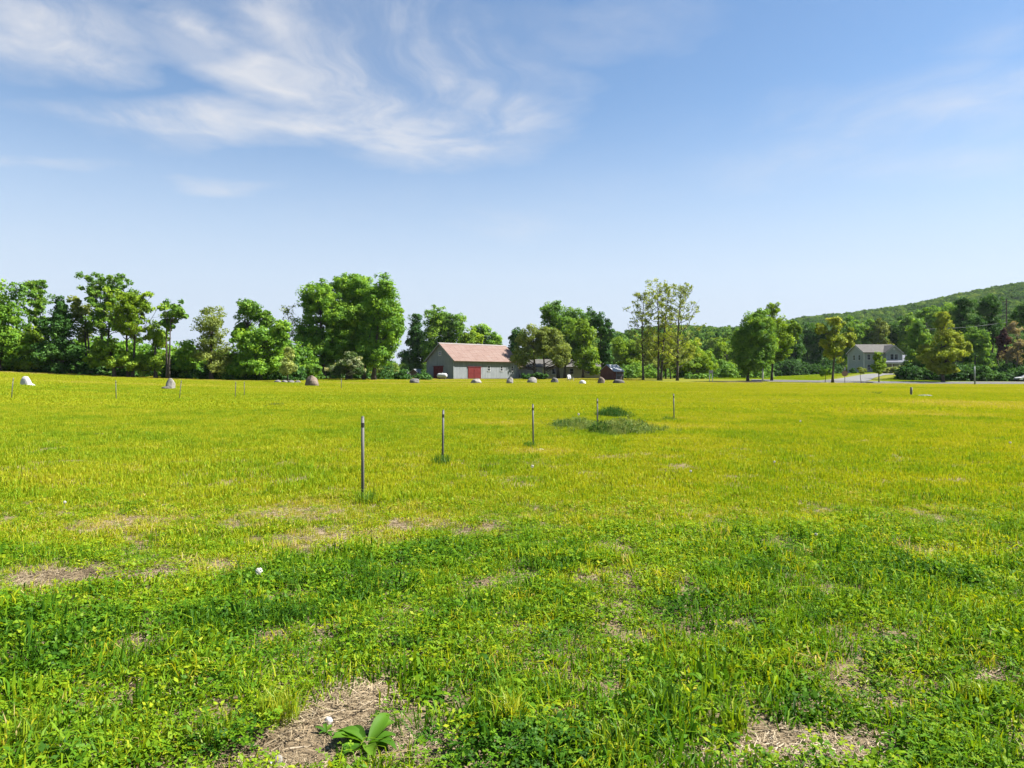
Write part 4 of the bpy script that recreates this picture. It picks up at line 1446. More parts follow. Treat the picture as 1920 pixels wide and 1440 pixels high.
# ------------------------------------------------------------------ barn
def barn():
    L_, W_, eave, rise = 18.6, 9.0, 4.15, 3.35
    th = R(44)
    d = 143.0
    cx = (850.5 - 960) / F * d
    ox = cx + (L_ / 2) * math.cos(th) - (W_ / 2) * math.sin(th)
    oy = d + (L_ / 2) * math.sin(th) + (W_ / 2) * math.cos(th)
    z = 0.98
    b = thing('barn', 'weathered grey barn with pinkish rusty roof and red doors', 'barn', (ox, oy, z), th)
    hx, hy = L_ / 2, W_ / 2
    MB().prism([(-hy, 0), (hy, 0), (hy, eave), (0, eave + rise), (-hy, eave)], 'x', -hx, hx).build('wall', BARN_W, b)
    MB().box(-hx - .06, hx + .06, -hy - .06, hy + .06, -.9, .16).build('foundation', STONE, b)
    rs = gable_roof(b, L_, W_, eave, rise, RUST, over=.66, end=.40, th=.10, ridge_mat=RUST_CAP)
    # standing seams of the tin sheets on the two slopes
    sl = rise / hy
    me = None
    for s, roof in zip((-1, 1), rs):
        me = None
        for k in range(13):
            x = -hx - .35 + k * (L_ + .7) / 12
            if me is None:
                yo = s * (hy + .67)
                zo = eave - .67 * sl + .10
                m = MB().prism([(yo, zo - .02), (s * .3, eave + rise + .10 - .3 * sl - .02), (s * .3, eave + rise + .10 - .3 * sl + .014), (yo, zo + .014)], 'x', -.03, .03)
                o = m.build('seam', RUST, roof, loc=(x, 0, 0))
                me = o.data
            else:
                link('seam', me, None, roof, (x, 0, 0))
    for (x, y) in ((-hx, -hy), (hx, -hy), (-hx, hy)):
        MB().box(x - .09, x + .09, y - .09, y + .09, .14, eave - .1).build('corner_trim', BARN_TRIM, b)
    # rake boards on the gable facing the viewer
    for s in (-1, 1):
        y1 = s * (hy + .4)
        z1 = eave - .4 * sl
        MB().prism([(y1, z1 - .22), (0, eave + rise - .22), (0, eave + rise + .02), (y1, z1 + .02)], 'x', -hx - .43, -hx - .37).build('rake_board', BARN_TRIM, b)
    # horizontal trim line across the gable
    MB().box(-hx - .05, -hx - .01, -hy + .1, hy - .1, 2.72, 2.82).build('gable_band', BARN_TRIM, b)
    # doors: gable end (double) and long side (double)
    x = -hx
    for k, (y0, y1) in enumerate(((-1.05, .55), (.57, 2.15))):
        dr = MB().box(x - .09, x - .02, y0, y1, .1, 2.62).build('door', BARN_RED, b)
        MB().box(x - .12, x - .091, y0 + .02, y0 + .14, .12, 2.6).box(x - .12, x - .091, y1 - .14, y1 - .02, .12, 2.6).box(x - .12, x - .091, y0 + .14, y1 - .14, 1.3, 1.42).build('door_batten', BARN_RED, dr)
    MB().box(x - .16, x - .02, -1.3, 2.4, 2.64, 2.76).build('door_track', BARN_RED, b)
    y = -hy
    for k, (x0, x1) in enumerate(((-5.45, -3.72), (-3.70, -1.85))):
        dr = MB().box(x0, x1, y - .09, y - .02, .1, 2.42).build('door', BARN_RED, b)
        MB().box(x0 + .02, x0 + .14, y - .12, y - .091, .12, 2.4).box(x1 - .14, x1 - .02, y - .12, y - .091, .12, 2.4).box(x0 + .14, x1 - .14, y - .12, y - .091, 1.2, 1.32).build('door_batten', BARN_RED, dr)
    MB().box(-5.6, -1.7, y - .16, y - .02, 2.44, 2.58).build('door_track', BARN_RED, b)
    for (x0, x1) in ((.15, .80), (3.95, 4.55), (7.2, 7.8)):
        window(b, x0, x1, 1.75, 2.75, -hy)
    window(b, -.35, .35, 5.0, 5.75, -hx, axis='left')
    return b


barn()


def propane_tank():
    x, y, z = at(829, 136)
    t = thing('propane_tank', 'white horizontal propane tank in front of the barn gable', 'tank', (x, y, z), R(-14))
    pr = [(-1.05, .02), (-1.02, .2), (-.93, .36), (-.78, .45), (-.6, .48), (.6, .48), (.78, .45), (.93, .36), (1.02, .2), (1.05, .02)]
    MB().tube([(a, 0, .78) for a, _ in pr], [r for _, r in pr], 20).build('body', WHITE, t, smooth=True)
    for s in (-.55, .55):
        MB().box(s - .08, s + .08, -.3, .3, 0, .36).build('leg', STONE, t)
    MB().tube([(0, 0, 1.22), (0, 0, 1.42)], .16, 12).build('valve_dome', TIN, t)


propane_tank()


def small_building(name, label, cat, u, d, L_, W_, eave, rise, rot, wall, roof, z=None, extras=None, over=.25):
    x, y, zz = at(u, d)
    b = thing(name, label, cat, (x, y, zz if z is None else z), rot)
    hx, hy = L_ / 2, W_ / 2
    MB().prism([(-hy, -.4), (hy, -.4), (hy, eave), (0, eave + rise), (-hy, eave)], 'x', -hx, hx).build('wall', wall, b)
    gable_roof(b, L_, W_, eave, rise, roof, over=over, end=.2, th=.08)
    if extras:
        extras(b, hx, hy)
    return b


def shed_extras(b, hx, hy):
    # dark panel stands in for shade inside the open front bay, long side
    MB().box(-.55, hx - .25, -hy - .03, -hy + .02, .1, 1.35).build('shade_panel', DARKWOOD, b)
    for x in (-.7, hx - .12):
        MB().box(x, x + .14, -hy - .08, -hy - .031, 0, 1.6).build('post', TIN, b)
    MB().box(-.55, hx - .12, -hy - .075, -hy - .032, .85, 1.0).build('rail', TIN, b)


small_building('shed', 'small brown shed with pale metal roof by the sparse trees', 'shed', 1147, 134, 2.9, 3.3, 1.75, 1.15, R(42), REDWOOD, surf('bright_tin', (.24, .25, .27), (.34, .35, .37), 1.5, .6, spec=.25), extras=shed_extras)
small_building('shed', 'low dark shed with pale roof below the big maples', 'shed', 748, 141, 3.9, 2.0, .75, .5, R(-8), DARKWOOD, TIN, over=.3,
               extras=lambda b, hx, hy: MB().box(-1.0, .4, -hy - .04, -hy + .02, .05, .62).build('shade_panel', GLASS, b))  # dark panel on the wall replaces the shade within the doorway
small_building('shed', 'dark gabled shed tucked against the left side of barn', 'shed', 783, 147, 2.6, 2.6, 1.05, .85, R(62), DARKWOOD, TIN)


def farmhouse():
    x, y, z = at(1060, 166)
    b = thing('farmhouse', 'cream farmhouse half hidden behind the maples and olive tree', 'house', (x, y, z), R(4))
    hx, hy = 9.8, 3.4
    MB().prism([(-hy, -.4), (hy, -.4), (hy, 2.75), (0, 4.4), (-hy, 2.75)], 'x', -hx, hx).build('wall', CREAM, b)
    gable_roof(b, 19.6, 6.8, 2.75, 1.65, SHINGLE, over=.4, end=.3)
    for x0 in (-7.9, -3.6, .6, 4.7, 7.6):
        window(b, x0, x0 + .8, 1.0, 2.2, -hy)
    MB().box(-5.9, -5.0, -hy - .05, -hy + .02, .1, 2.1).build('door', surf('yellow_door', (.42, .38, .16), (.5, .46, .22), 2, .6), b)
    # small side wing next to the barn; dark panel stands in for porch shade
    w = MB().prism([(-3.4, -.4), (1.2, -.4), (1.2, 2.3), (-1.1, 3.5), (-3.4, 2.3)], 'x', -12.9, -9.85).build('side_wing', CREAM, b)
    MB().box(-12.6, -11.2, -3.46, -3.38, .05, 1.95).build('porch_shade_panel', GLASS, w)
    MB().prism([(-3.8, 2.2), (-1.1, 3.6), (-1.1, 3.7), (-3.8, 2.3)], 'x', -13.1, -9.7).build('wing_roof', RUST, w)


farmhouse()
tree('green_bush', 'dark low bush between barn and olive spreading tree', None, 1000, 134, [(990, 706, 16, 6), (1012, 705, 16, 7)], 'dark', seed=90, puffs=7, leaf=.2, clr=.45, cat='bush', tr=.06)


def lawn_chair():
    x, y, z = at(1070, 122)
    c = thing('lawn_chair', 'white wooden lawn chair in front of the farmhouse', 'chair', (x, y, z), R(25))
    for k in range(5):
        a = -.28 + k * .14
        m = MB()
        m.prism([(.30, .34), (.33, .33), (.62, 1.12 - .02 * abs(k - 2) ** 2), (.59, 1.13 - .02 * abs(k - 2) ** 2)], 'x', a - .055, a + .055)
        m.build('back_slat', WHITE, c)
    MB().prism([(-.32, .42), (-.32, .39), (.34, .30), (.34, .33)], 'x', -.34, .34).build('seat', WHITE, c)
    for s in (-1, 1):
        MB().box(s * .38 - .03, s * .38 + .03, -.36, -.28, 0, .62).build('leg', WHITE, c)
        MB().prism([(.30, .62), (.38, .62), (.60, 0), (.52, 0)], 'x', s * .38 - .03, s * .38 + .03).build('leg', WHITE, c)
        MB().box(s * .40 - .07, s * .40 + .07, -.42, .42, .625, .66).build('arm', WHITE, c)


lawn_chair()


# ------------------------------------------------------------------ house across the road
def house():
    d = 184.0
    x0 = (1619 - 960) / F * d          # near left front corner
    L_, W_ = 9.6, 8.2
    eave, rise = 5.35, 2.1
    z = 2.55
    b = thing('house', 'two-storey grey-green house with front gable across the road', 'house', (x0 + L_ / 2 - .1, d + W_ / 2, z), R(2))
    hx, hy = L_ / 2, W_ / 2
    MB().prism([(-hy, -.9), (hy, -.9), (hy, eave), (0, eave + rise), (-hy, eave)], 'x', -hx, hx).build('wall', SIDING, b)
    gable_roof(b, L_, W_, eave, rise, SHINGLE, over=.4, end=.35, th=.14)
    for s in (-1, 1):
        sl = rise / hy
        MB().prism([(s * (hy + .38), eave - .38 * sl - .2), (0, eave + rise - .22), (0, eave + rise), (s * (hy + .38), eave - .38 * sl)], 'x', -hx - .39, -hx - .34).build('rake_board', WHITE, b)
    MB().box(-hx - .06, -hx + .16, -hy - .06, -hy + .16, -.5, eave - .1).build('corner_board', WHITE, b)
    MB().box(-hx - .06, -hx + .16, hy - .16, hy + .06, -.5, eave - .1).build('corner_board', WHITE, b)
    MB().box(hx - .16, hx + .06, -hy - 1.26, -hy - 1.04, -.5, eave - .1).build('corner_board', WHITE, b)
    # projecting front gable bay
    bx0, bx1 = .45, hx
    cxm = (bx0 + bx1) / 2
    bay = MB().prism([(bx0, -.9), (bx1, -.9), (bx1, eave), (cxm, eave + 1.75), (bx0, eave)], 'y', -hy - 1.2, -hy + 1.0).build('front_gable', SIDING, b)
    sl = 1.75 / (cxm - bx0)
    for s in (-1, 1):
        e = cxm + s * (cxm - bx0 + .35)
        zo = eave - .35 * sl
        MB().prism([(e, zo + .02), (cxm, eave + 1.77), (cxm, eave + 1.9), (e, zo + .15)], 'y', -hy - 1.5, -.4).build('gable_roof', SHINGLE, bay)
        MB().prism([(e, zo - .2), (cxm, eave + 1.55), (cxm, eave + 1.76), (e, zo)], 'y', -hy - 1.53, -hy - 1.47).build('rake_board', WHITE, bay)
    MB().tube([(cxm, -hy - 1.26, eave + .75), (cxm, -hy - 1.19, eave + .75)], .32, 14).build('gable_vent', WHITE, bay)
    for x in (cxm - 1.0, cxm + .15):
        window(bay, x, x + .85, 3.35, 4.75, -hy - 1.2)
    for x in (-hx + .9, -hx + 2.6):
        window(b, x, x + .8, 3.35, 4.7, -hy)
        window(b, x, x + .8, .6, 2.0, -hy)
    # porch under the bay
    pr = MB().prism([(-hy - 2.9, 2.45), (-hy - 1.2, 3.05), (-hy - 1.2, 3.2), (-hy - 2.9, 2.6)], 'x', -1.3, hx + .25).build('porch_roof', SLATE, b)
    MB().box(-1.2, hx + .15, -hy - 2.85, -hy - 2.65, 2.2, 2.46).build('porch_beam', WHITE, b)
    for x in (-1.1, 1.2, 3.2, hx):
        MB().box(x - .09, x + .09, -hy - 2.83, -hy - 2.67, 0, 2.2).build('porch_post', WHITE, b)
    MB().box(-1.3, hx + .25, -hy - 2.9, -hy - 1.2, -.9, 0).build('porch_floor', STONE, b)
    MB().box(1.7, 2.6, -hy - 1.26, -hy - 1.18, .05, 2.1).build('door', surf('brown_door', (.11, .05, .04), (.16, .08, .06), 3, .5), b)
    # lower wing to the right
    wing = MB().prism([(-hy + .6, -.9), (hy - .6, -.9), (hy - .6, 2.7), (0, 4.6), (-hy + .6, 2.7)], 'x', hx + .01, hx + 4.6).build('side_wing', surf('pale_siding', (.24, .25, .265), (.31, .325, .34), 2, .7), b)
    MB().prism([(-hy + .1, 2.55), (0, 4.62), (0, 4.75), (-hy + .1, 2.68)], 'x', hx + .02, hx + 4.9).build('wing_roof', SLATE, wing)
    for x in (hx + .7, hx + 2.6):
        window(wing, x, x + 1.1, .7, 2.0, -hy + .6)
    for x in (-2.2, .4):
        window(b, x, x + .75, 3.3, 4.6, -hx, axis='left')


house()
for i, (u, d, w, h, m, lb) in enumerate([(1674, 172, 12, 8, 'pale', 'pale rounded shrub in front of the house porch'), (1692, 174, 9, 9, 'pale', 'pale shrub before the right wing of the house'), (1706, 173, 9, 10, 'lime', 'lime shrub at the right end of the house'), (1600, 178, 7, 5, 'dark', 'dark low shrub at the left gable of the house'), (1660, 172, 7, 6, 'olive', 'olive shrub left of the pale porch shrub')]):
    x, y, z = at(u, d)
    vb = HV + F * (EYE - z) / d
    tree('garden_shrub', lb, 'shrubs around the grey house', u, d, [(u, vb - h * .9, w, h)], m, seed=110 + i, puffs=7, leaf=.22, clr=.5, cat='shrub', tr=.06)

# ------------------------------------------------------------------ posts, signs, poles
POSTM = surf('galvanised_post', (0.075, 0.072, 0.068), (0.135, 0.130, 0.122), 6, .65, (2, 2, .5), spec=.3)
POSTCAP = surf('black_cap', (0.018, 0.017, 0.016), (0.03, 0.03, 0.028), 5, .5)
WOODPOST = surf('grey_wood', (0.085, 0.078, 0.068), (0.15, 0.138, 0.12), 4, .9, (3, 3, .5), .4)
POLE_G = surf('pale_pole', (0.13, 0.155, 0.145), (0.19, 0.215, 0.205), 4, .6)


def post(label, u, vb, vt, rad, lean_px=0.0, group=None, cap=True, mat=None, name='fence_post', d=None, cat='post'):
    d = depth_for(u, vb) if d is None else d
    x, y, z = at(u, d)
    h = EYE + (HV - vt) * d / F - z
    lx = lean_px * d / F
    p = thing(name, label, cat, (x, y, z), 0, group)
    MB().tube([(0, 0, -.2), (lx * .5, 0, h * .5), (lx, 0, h)], [rad, rad, rad], 10).build('shaft', mat or POSTM, p, smooth=True)
    if cap:
        zc = h - .10
        MB().tube([(lx * zc / h, 0, zc - .03), (lx * zc / h, 0, zc + .03)], rad * 1.12, 10).build('insulator', POSTCAP, p)
        MB().tube([(lx, 0, h - .002), (lx, 0, h + .018)], [rad * 1.02, rad * .7], 10).build('cap', POSTM, p)
    return p, x, y, z, h


GP = 'thin fence posts across the field'
near_posts = []
for lb, u, vb, vt, ln in [('nearest and tallest thin grey fence post', 680, 938, 783, 0), ('second nearest fence post, in a dark grass tuft', 830, 868, 770, 1),
                          ('third fence post, left of the tall weed patch', 1000, 836, 759, -1), ('fourth fence post, standing in the tall weed patch', 1120, 809, 748, 0), ('fifth fence post, right of the tall weed patch', 1264, 790, 739, -1)]:
    p = post(lb, u, vb, vt, .021, ln, GP)
    near_posts.append((lb, p))
for lb, u, vb, vt, ln in [('leaning fence post at far left before the white stone', 21, 748, 709, 4), ('pale fence post between white stone and pale boulder', 218, 750, 714, -1),
                          ('leaning fence post just right of the pale boulder', 336, 748, 714, 4), ('left one of the close pair of fence posts', 441, 746, 716, 1),
                          ('right one of the close pair of fence posts', 458, 743, 716, 0), ('faint distant fence post right of the brown boulder', 640, 729, 710, 0)]:
    post(lb, u, vb, vt, .021 if u < 600 else .03, ln, GP)
post('short thick grey wooden stake at right of the field', 1708, 741, 726, .09, 1, None, False, WOODPOST, 'wooden_stake', cat='stake')
post('pale slim pole at the near edge of the road', 1828, 727, 687, .11, -1, None, False, POLE_G, 'marker_pole', d=111, cat='pole')
post('white slim post between round green and yellow-green trees', 1430, 713, 685, .13, 0, None, False, WHITE, 'white_post', d=121, cat='post')


def road_sign():
    x, y, z = at(1584, 117)
    s = thing('road_sign', 'faded reddish octagonal road sign at the driveway mouth', 'sign', (x, y, z), R(-20))
    MB().tube([(0, 0, -.2), (0, 0, 2.25)], .045, 8).build('post', POSTM, s)
    m = MB()
    prof = [(.5 * math.cos(R(22.5 + 45 * k)), 1.65 + .5 * math.sin(R(22.5 + 45 * k))) for k in range(8)]
    m.prism(prof, 'y', -.075, -.05)
    m.build('sign_plate', surf('faded_red', (.20, .11, .085), (.27, .16, .13), 2, .5), s)
    MB().box(-.13, .13, -.05, -.02, 2.26, 2.72).build('name_plate', WHITE, s)


road_sign()


def board_sign():
    x, y, z = at(1333, 127)
    s = thing('board_sign', 'small white board sign on two posts near sparse trees', 'sign', (x, y, z), R(12))
    for a in (-.3, .3):
        MB().box(a - .05, a + .05, -.05, .05, -.2, 2.0).build('post', WHITE, s)
    MB().box(-.36, .36, -.09, -.051, 1.45, 1.95).build('board', TIN, s)


board_sign()


def utility():
    x1, y1, z1 = at(1887, 150)
    x2, y2, z2 = at(1737, 152)
    tops = []
    for (x, y, z, vt, lb) in ((x1, y1, z1, 560, 'dark utility pole among the trees of the right-hand wood'), (x2, y2, z2, 606, 'utility pole behind the yellow-olive roadside maple')):
        h = EYE + (HV - vt) * y / F - z
        p = thing('utility_pole', lb, 'pole', (x, y, z), 0, 'utility poles along the road')
        MB().tube([(0, 0, -.3), (0, 0, h)], [.16, .11], 10).build('shaft', BARK, p)
        MB().box(-.9, .9, -.06, .06, h - .75, h - .62).build('crossarm', BARK, p)
    m = MB()
    a = np.array([x1, y1 - .2, EYE + (HV - 604) * 150 / F])
    b = np.array([x2, y2 - .2, EYE + (HV - 617) * 152 / F])
    pts = []
    for i in range(15):
        s = i / 14
        q = a * (1 - s) + b * s
        q[2] -= .35 * 4 * s * (1 - s)
        pts.append(tuple(q))
    m.tube(pts, .035, 6)
    o = m.build('overhead_cable', TIN)
    tag(o, 'pale overhead cable crossing in front of the right-hand wood', 'cable')


utility()


# ------------------------------------------------------------------ white car at the right edge
def car():
    xn = (1906 - 960) / F * 130
    y = 130.0
    z = G(xn + 2, y)
    c = thing('parked_car', 'white car parked across the road at the right photo edge', 'car', (xn, y, z), 0)
    carpaint = surf('white_car_paint', (.55, .55, .55), (.6, .6, .6), 2, .25, spec=.6)
    body = MB()
    prof = [(0.05, .34), (0.0, .52), (.10, .70), (.55, .82), (1.25, .92), (2.0, 1.38), (2.6, 1.48), (3.4, 1.42), (3.95, 1.05), (4.35, .98), (4.45, .55), (4.38, .32)]
    n = len(prof)
    sec = [(-.86, 1.0, 0), (-.80, 1.0, .02), (.80, 1.0, .02), (.86, 1.0, 0)]
    for (yy, s, dz) in sec:
        for (px_, pz) in prof:
            body.v.append((px_, yy * (0.82 if (pz > 1.2) else 1.0), pz + (dz if pz > .6 else 0)))
    for k in range(3):
        for i in range(n):
            j = (i + 1) % n
            body.f.append((k * n + i, k * n + j, (k + 1) * n + j, (k + 1) * n + i))
    body.f.append(tuple(range(n)))
    body.f.append(tuple(3 * n + i for i in range(n)))
    body.build('body', carpaint, c)
    for (pr, nm) in (([(1.42, .98), (2.05, 1.33), (2.55, 1.40), (2.55, .98)], 'side_window'), ([(2.65, .98), (2.65, 1.40), (3.35, 1.36), (3.75, 1.03)], 'side_window')):
        m = MB()
        m.prism([(a, b) for a, b in pr], 'y', -.875, -.70)
        m.build(nm, GLASS, c)
    for px_ in (.85, 3.55):
        for sy in (-.80, .80):
            wv = MB().tube([(px_, sy - .1, .32), (px_, sy + .1, .32)], .32, 18).build('wheel', POSTCAP, c)
            MB().tube([(px_, sy - .115, .32), (px_, sy + .115, .32)], .19, 14).build('rim', TIN, wv)
    for sy in (-.62, .62):
        MB().box(-.02, .14, sy - .16, sy + .16, .58, .70).build('headlight', TIN, c)
    MB().box(-.03, .10, -.7, .7, .34, .46).build('bumper', POSTCAP, c)


car()

# ------------------------------------------------------------------ stones
def rock_mesh(name, rx_, ry_, rz_, seed, sub=3, rough=.28, blocky=.0):
    bm = bmesh.new()
    bmesh.ops.create_icosphere(bm, subdivisions=sub, radius=1.0)
    r = np.random.default_rng(seed)
    pl = r.normal(0, 1, (9, 3))
    pl /= np.linalg.norm(pl, axis=1)[:, None]
    off = r.uniform(.78, 1.0, 9)
    ph = r.uniform(0, 6.28, 6)
    for v in bm.verts:
        p = np.array(v.co)
        for q, o in zip(pl, off):
            s = p @ q
            if s > o:
                p = p - q * (s - o) * .85
        p = p * (1 + rough * .22 * (math.sin(4 * p[0] + ph[0]) * math.sin(3.3 * p[1] + ph[1]) + .6 * math.sin(7 * p[2] + ph[2] + 3 * p[0]) + .35 * math.sin(13 * p[1] + ph[3]) * math.sin(11 * p[0] + ph[4])))
        tp = 1.03 - .13 * max(p[2], 0)
        if p[2] > 0:
            p[2] = p[2] ** .8
        v.co = ((p[0] * tp + .12 * p[2] * math.sin(ph[0])) * rx_, p[1] * tp * ry_, max(p[2], -.35) * rz_)
    me = bpy.data.meshes.new(name)
    bm.to_mesh(me)
    bm.free()
    return me


ROCK = {
    'grey': surf('grey_granite', (0.075, 0.072, 0.067), (0.15, 0.143, 0.132), 2.2, .9, bump=.6, bscale=9),
    'pale': surf('pale_granite', (0.15, 0.14, 0.122), (0.24, 0.225, 0.2), 2.2, .9, bump=.6, bscale=9),
    'white': surf('white_quartz', (0.36, 0.355, 0.345), (0.46, 0.455, 0.445), 2.2, .8, bump=.4, bscale=9),
    'brown': surf('brown_stone', (0.085, 0.06, 0.043), (0.2, 0.158, 0.12), 1.6, .9, bump=.7, bscale=7),
    'dark': surf('dark_stone', (0.045, 0.042, 0.038), (0.095, 0.088, 0.08), 2.2, .9, bump=.6, bscale=9),
}


def boulder(label, u, vb, w, h, mat, seed, d=None, group=None, name='boulder', depth=.8, cat='boulder'):
    d = depth_for(u, vb) if d is None else d
    x, y, z = at(u, d)
    k = d / F
    hw = w * k / 2
    hh = h * k / 1.25
    o = link(name, rock_mesh(name, hw, hw * depth, hh, seed), ROCK[mat], loc=(x, y, z + hh * .28))
    return tag(o, label, cat, group)


GR = 'boulders in a row before the farm buildings'
for i, (lb, u, vb, w, h, mt) in enumerate([
    ('dark rounded boulder in the field left of the barn', 777, 719, 19, 10, 'grey'), ('flat pale-topped boulder before the red long-side barn door', 893, 719, 19, 9, 'pale'),
    ('lumpy upright boulder before the barn right end', 956, 719, 13, 12, 'pale'), ('domed light grey boulder before the low dark bush', 997, 718, 19, 11, 'pale'),
    ('squarish grey boulder before the olive spreading tree', 1040, 718, 15, 10, 'grey'), ('small white low boulder before the lawn chair', 1092, 720, 13, 7, 'white'),
    ('pointed brown boulder left of the small shed', 1127, 719, 14, 12, 'brown'), ('long flat grey boulder before the small shed', 1160, 719, 21, 8, 'dark')]):
    boulder(lb, u, vb, w, h, mt, 40 + i, None, GR)
boulder('large brown and beige boulder in the field before big maples', 585, 724, 25, 20, 'brown', 60)
boulder('pale upright boulder with a dark shade slab, left field', 320, 729, 17, 20, 'pale', 61)
boulder('flat slab coloured dark as boulder shade at the left foot of pale upright boulder', 311, 730, 16, 6, 'dark', 62, name='stone_slab', cat='stone')  # slab whose dark colour stands for the boulder's cast shade
boulder('blocky bright white stone at far left of the field', 49, 723, 19, 18, 'white', 63, depth=.6)
boulder('low white stone at right foot of the blocky white stone', 57, 724, 16, 5, 'white', 64, name='stone_slab', cat='stone')
boulder('pale flat stone lying right of the wooden stake', 1734, 743, 26, 3, 'grey', 65, name='flat_stone', cat='stone')
for i, (u, w) in enumerate(((520, 14), (534, 12), (546, 13), (558, 11))):
    boulder(['leftmost stone of low pile before the pale shrub', 'second stone of low pile before the pale shrub', 'third stone of low pile before the pale shrub', 'rightmost stone of low pile before the pale shrub'][i], u, 713, w, 5, 'grey', 70 + i, 90, 'low stone pile by the pale shrub', 'field_stone', cat='stone')
for i, (lb, u, vb, w, h, mt) in enumerate([('cream pebble in the bare patch near the dock plant', 616, 1356, 15, 12, 'white'), ('tan pebble at bottom edge left of the dock plant', 522, 1428, 17, 12, 'pale'),
                                           ('small white pebble beside the tan pebble, bottom edge', 508, 1436, 9, 8, 'white'), ('small grey stone in the turf below the bare strip', 298, 1130, 14, 9, 'grey'), ('tiny pale stone at the third fence post', 1014, 844, 12, 3, 'white')]):
    boulder(lb, u, vb, w, h, mt, 80 + i, name='pebble', cat='pebble')


# ------------------------------------------------------------------ single plants in the foreground
def tuft(label, u, v, n, rad, h0, h1, w, hue, seed, lean=.75, var=.12, group='grass tufts standing out of the turf'):
    d = F * EYE / (v - HV)
    x, y, z = at(u, d)
    me = blade_mesh('grass_tuft', n, rad, h0, h1, w, lean, seed, var)
    a = me.attributes['tint'].data
    val = np.zeros(len(a), np.float32)
    a.foreach_get('value', val)
    a.foreach_set('value', np.clip(val + hue, 0, 1))
    o = link('grass_tuft', me, TUFT, loc=(x, y, z))
    return tag(o, label, 'grass tuft', group)


tuft('dark grass tuft around the foot of the nearest fence post', 690, 945, 170, .16, .08, .26, .006, .30, 1)
tuft('dark grass tuft around the foot of second nearest post', 826, 872, 190, .19, .10, .30, .007, .16, 2)
tuft('dark grass tuft at the foot of the third post', 994, 840, 130, .17, .08, .24, .008, .20, 3)
tuft('grass tuft at the foot of the fifth post', 1256, 791, 110, .25, .08, .24, .011, .34, 4)
tuft('tall bright yellow-green grass tuft left of the bare patch', 522, 1358, 300, .10, .08, .20, .0042, .60, 5, 1.2)
tuft('wide-bladed dark green tuft in the lower right foreground', 1255, 1345, 120, .085, .10, .22, .010, .30, 6, 1.2)
tuft('fan-shaped bright tuft right of the wide-bladed dark tuft', 1378, 1362, 80, .06, .09, .18, .009, .48, 7, 1.3)
tuft('broad bright tuft at bottom edge right of centre', 1165, 1425, 130, .12, .10, .20, .009, .50, 8, 1.1)
tuft('yellow-green tuft at bottom edge near the centre', 955, 1365, 90, .07, .10, .24, .006, .68, 9, 1.0)
tuft('upright green tuft at the bottom left corner', 60, 1400, 130, .11, .09, .20, .007, .48, 10, .9)
tuft('loose green tuft left of the tall yellow-green tuft', 395, 1400, 130, .10, .09, .19, .006, .50, 11, .9)
tuft('dark tuft above small bare spot at right middle', 1440, 1085, 110, .10, .07, .20, .006, .22, 12, .9)
tuft('pointed light tuft among turf at lower right', 1820, 1310, 90, .09, .08, .17, .009, .55, 13, 1.0)
tuft('dark green tuft beside the big dandelion clock', 560, 1100, 190, .22, .07, .18, .006, .26, 14, .9)


def leaf_blade(L_, W_, bend, fold, seed, rise0):
    """one broad leaf: blade with midrib fold and wavy rim"""
    r = np.random.default_rng(seed)
    n = 9
    v = []
    f = []
    ph = r.uniform(0, 6.28)
    for i in range(n):
        s = i / (n - 1)
        w = W_ * (0.14 if s < .12 else math.sin(math.pi * min(1, (s - .05) / .98) ** .85) ** .8) / 2
        xx = L_ * (s - .18 * bend * s * s)
        zz = L_ * (rise0 * s - bend * s * s)
        wv = .10 * W_ * math.sin(9 * s + ph)
        v += [(xx, -w, zz + fold * w + wv * .5), (xx, -w * .5, zz + fold * w * .35), (xx, 0, zz), (xx, w * .5, zz + fold * w * .35), (xx, w, zz + fold * w - wv * .5)]
    for i in range(n - 1):
        for k in range(4):
            a = i * 5 + k
            f.append((a, a + 1, a + 6, a + 5))
    return np.array(v), np.array(f)


DOCK = leaf_mat('dock_leaf', [(0, (.028, .090, .010)), (.5, (.065, .165, .012)), (1, (.13, .23, .018))], trans=.45, gloss=.006)


def rosette_plant(name, label, u, v, n, L_, W_, seed, cat='weed', rise=.75, hue=.5):
    d = F * EYE / (v - HV)
    x, y, z = at(u, d)
    p = thing(name, label, cat, (x, y, z + .005), 0, 'broad-leaved weeds in the turf')
    r = np.random.default_rng(seed)
    for i in range(n):
        L2 = L_ * r.uniform(.7, 1.1)
        vv, ff = leaf_blade(L2, W_ * r.uniform(.8, 1.15), r.uniform(.35, .75), .35, seed * 31 + i, rise * r.uniform(.6, 1.35))
        me = mesh_np('leaf', vv, ff, {'tint': np.full(len(vv), np.clip(r.normal(hue, .15), 0, 1))}, smooth=True)
        o = link('leaf', me, DOCK, p)
        o.rotation_euler = (r.normal(0, .15), 0, i * 2 * math.pi / n + r.normal(0, .22))
    return p


rosette_plant('dock_plant', 'broad-leaved dock plant in bare patch at the bottom edge', 688, 1398, 14, .185, .070, 3, rise=.62)
rosette_plant('plantain', 'small plantain sprig growing in the bare patch', 612, 1380, 6, .06, .02, 4)
rosette_plant('dock_plant', 'light green broad-leaved weed at lower right', 1640, 1235, 9, .09, .022, 5, rise=.9, hue=.6)
rosette_plant('dock_plant', 'broad-leaved weed at the lower left', 160, 1225, 9, .13, .04, 6, rise=.9, hue=.35)
rosette_plant('dandelion', 'dandelion rosette under the big dandelion clock', 510, 1095, 10, .16, .035, 7, rise=.8, hue=.25)
rosette_plant('dock_plant', 'bright weed near the right edge of the foreground', 1800, 1255, 8, .10, .022, 8, rise=.9, hue=.6)
rosette_plant('dock_plant', 'low weed at bottom edge right of dock plant', 1010, 1425, 8, .09, .03, 9, rise=.7, hue=.55)
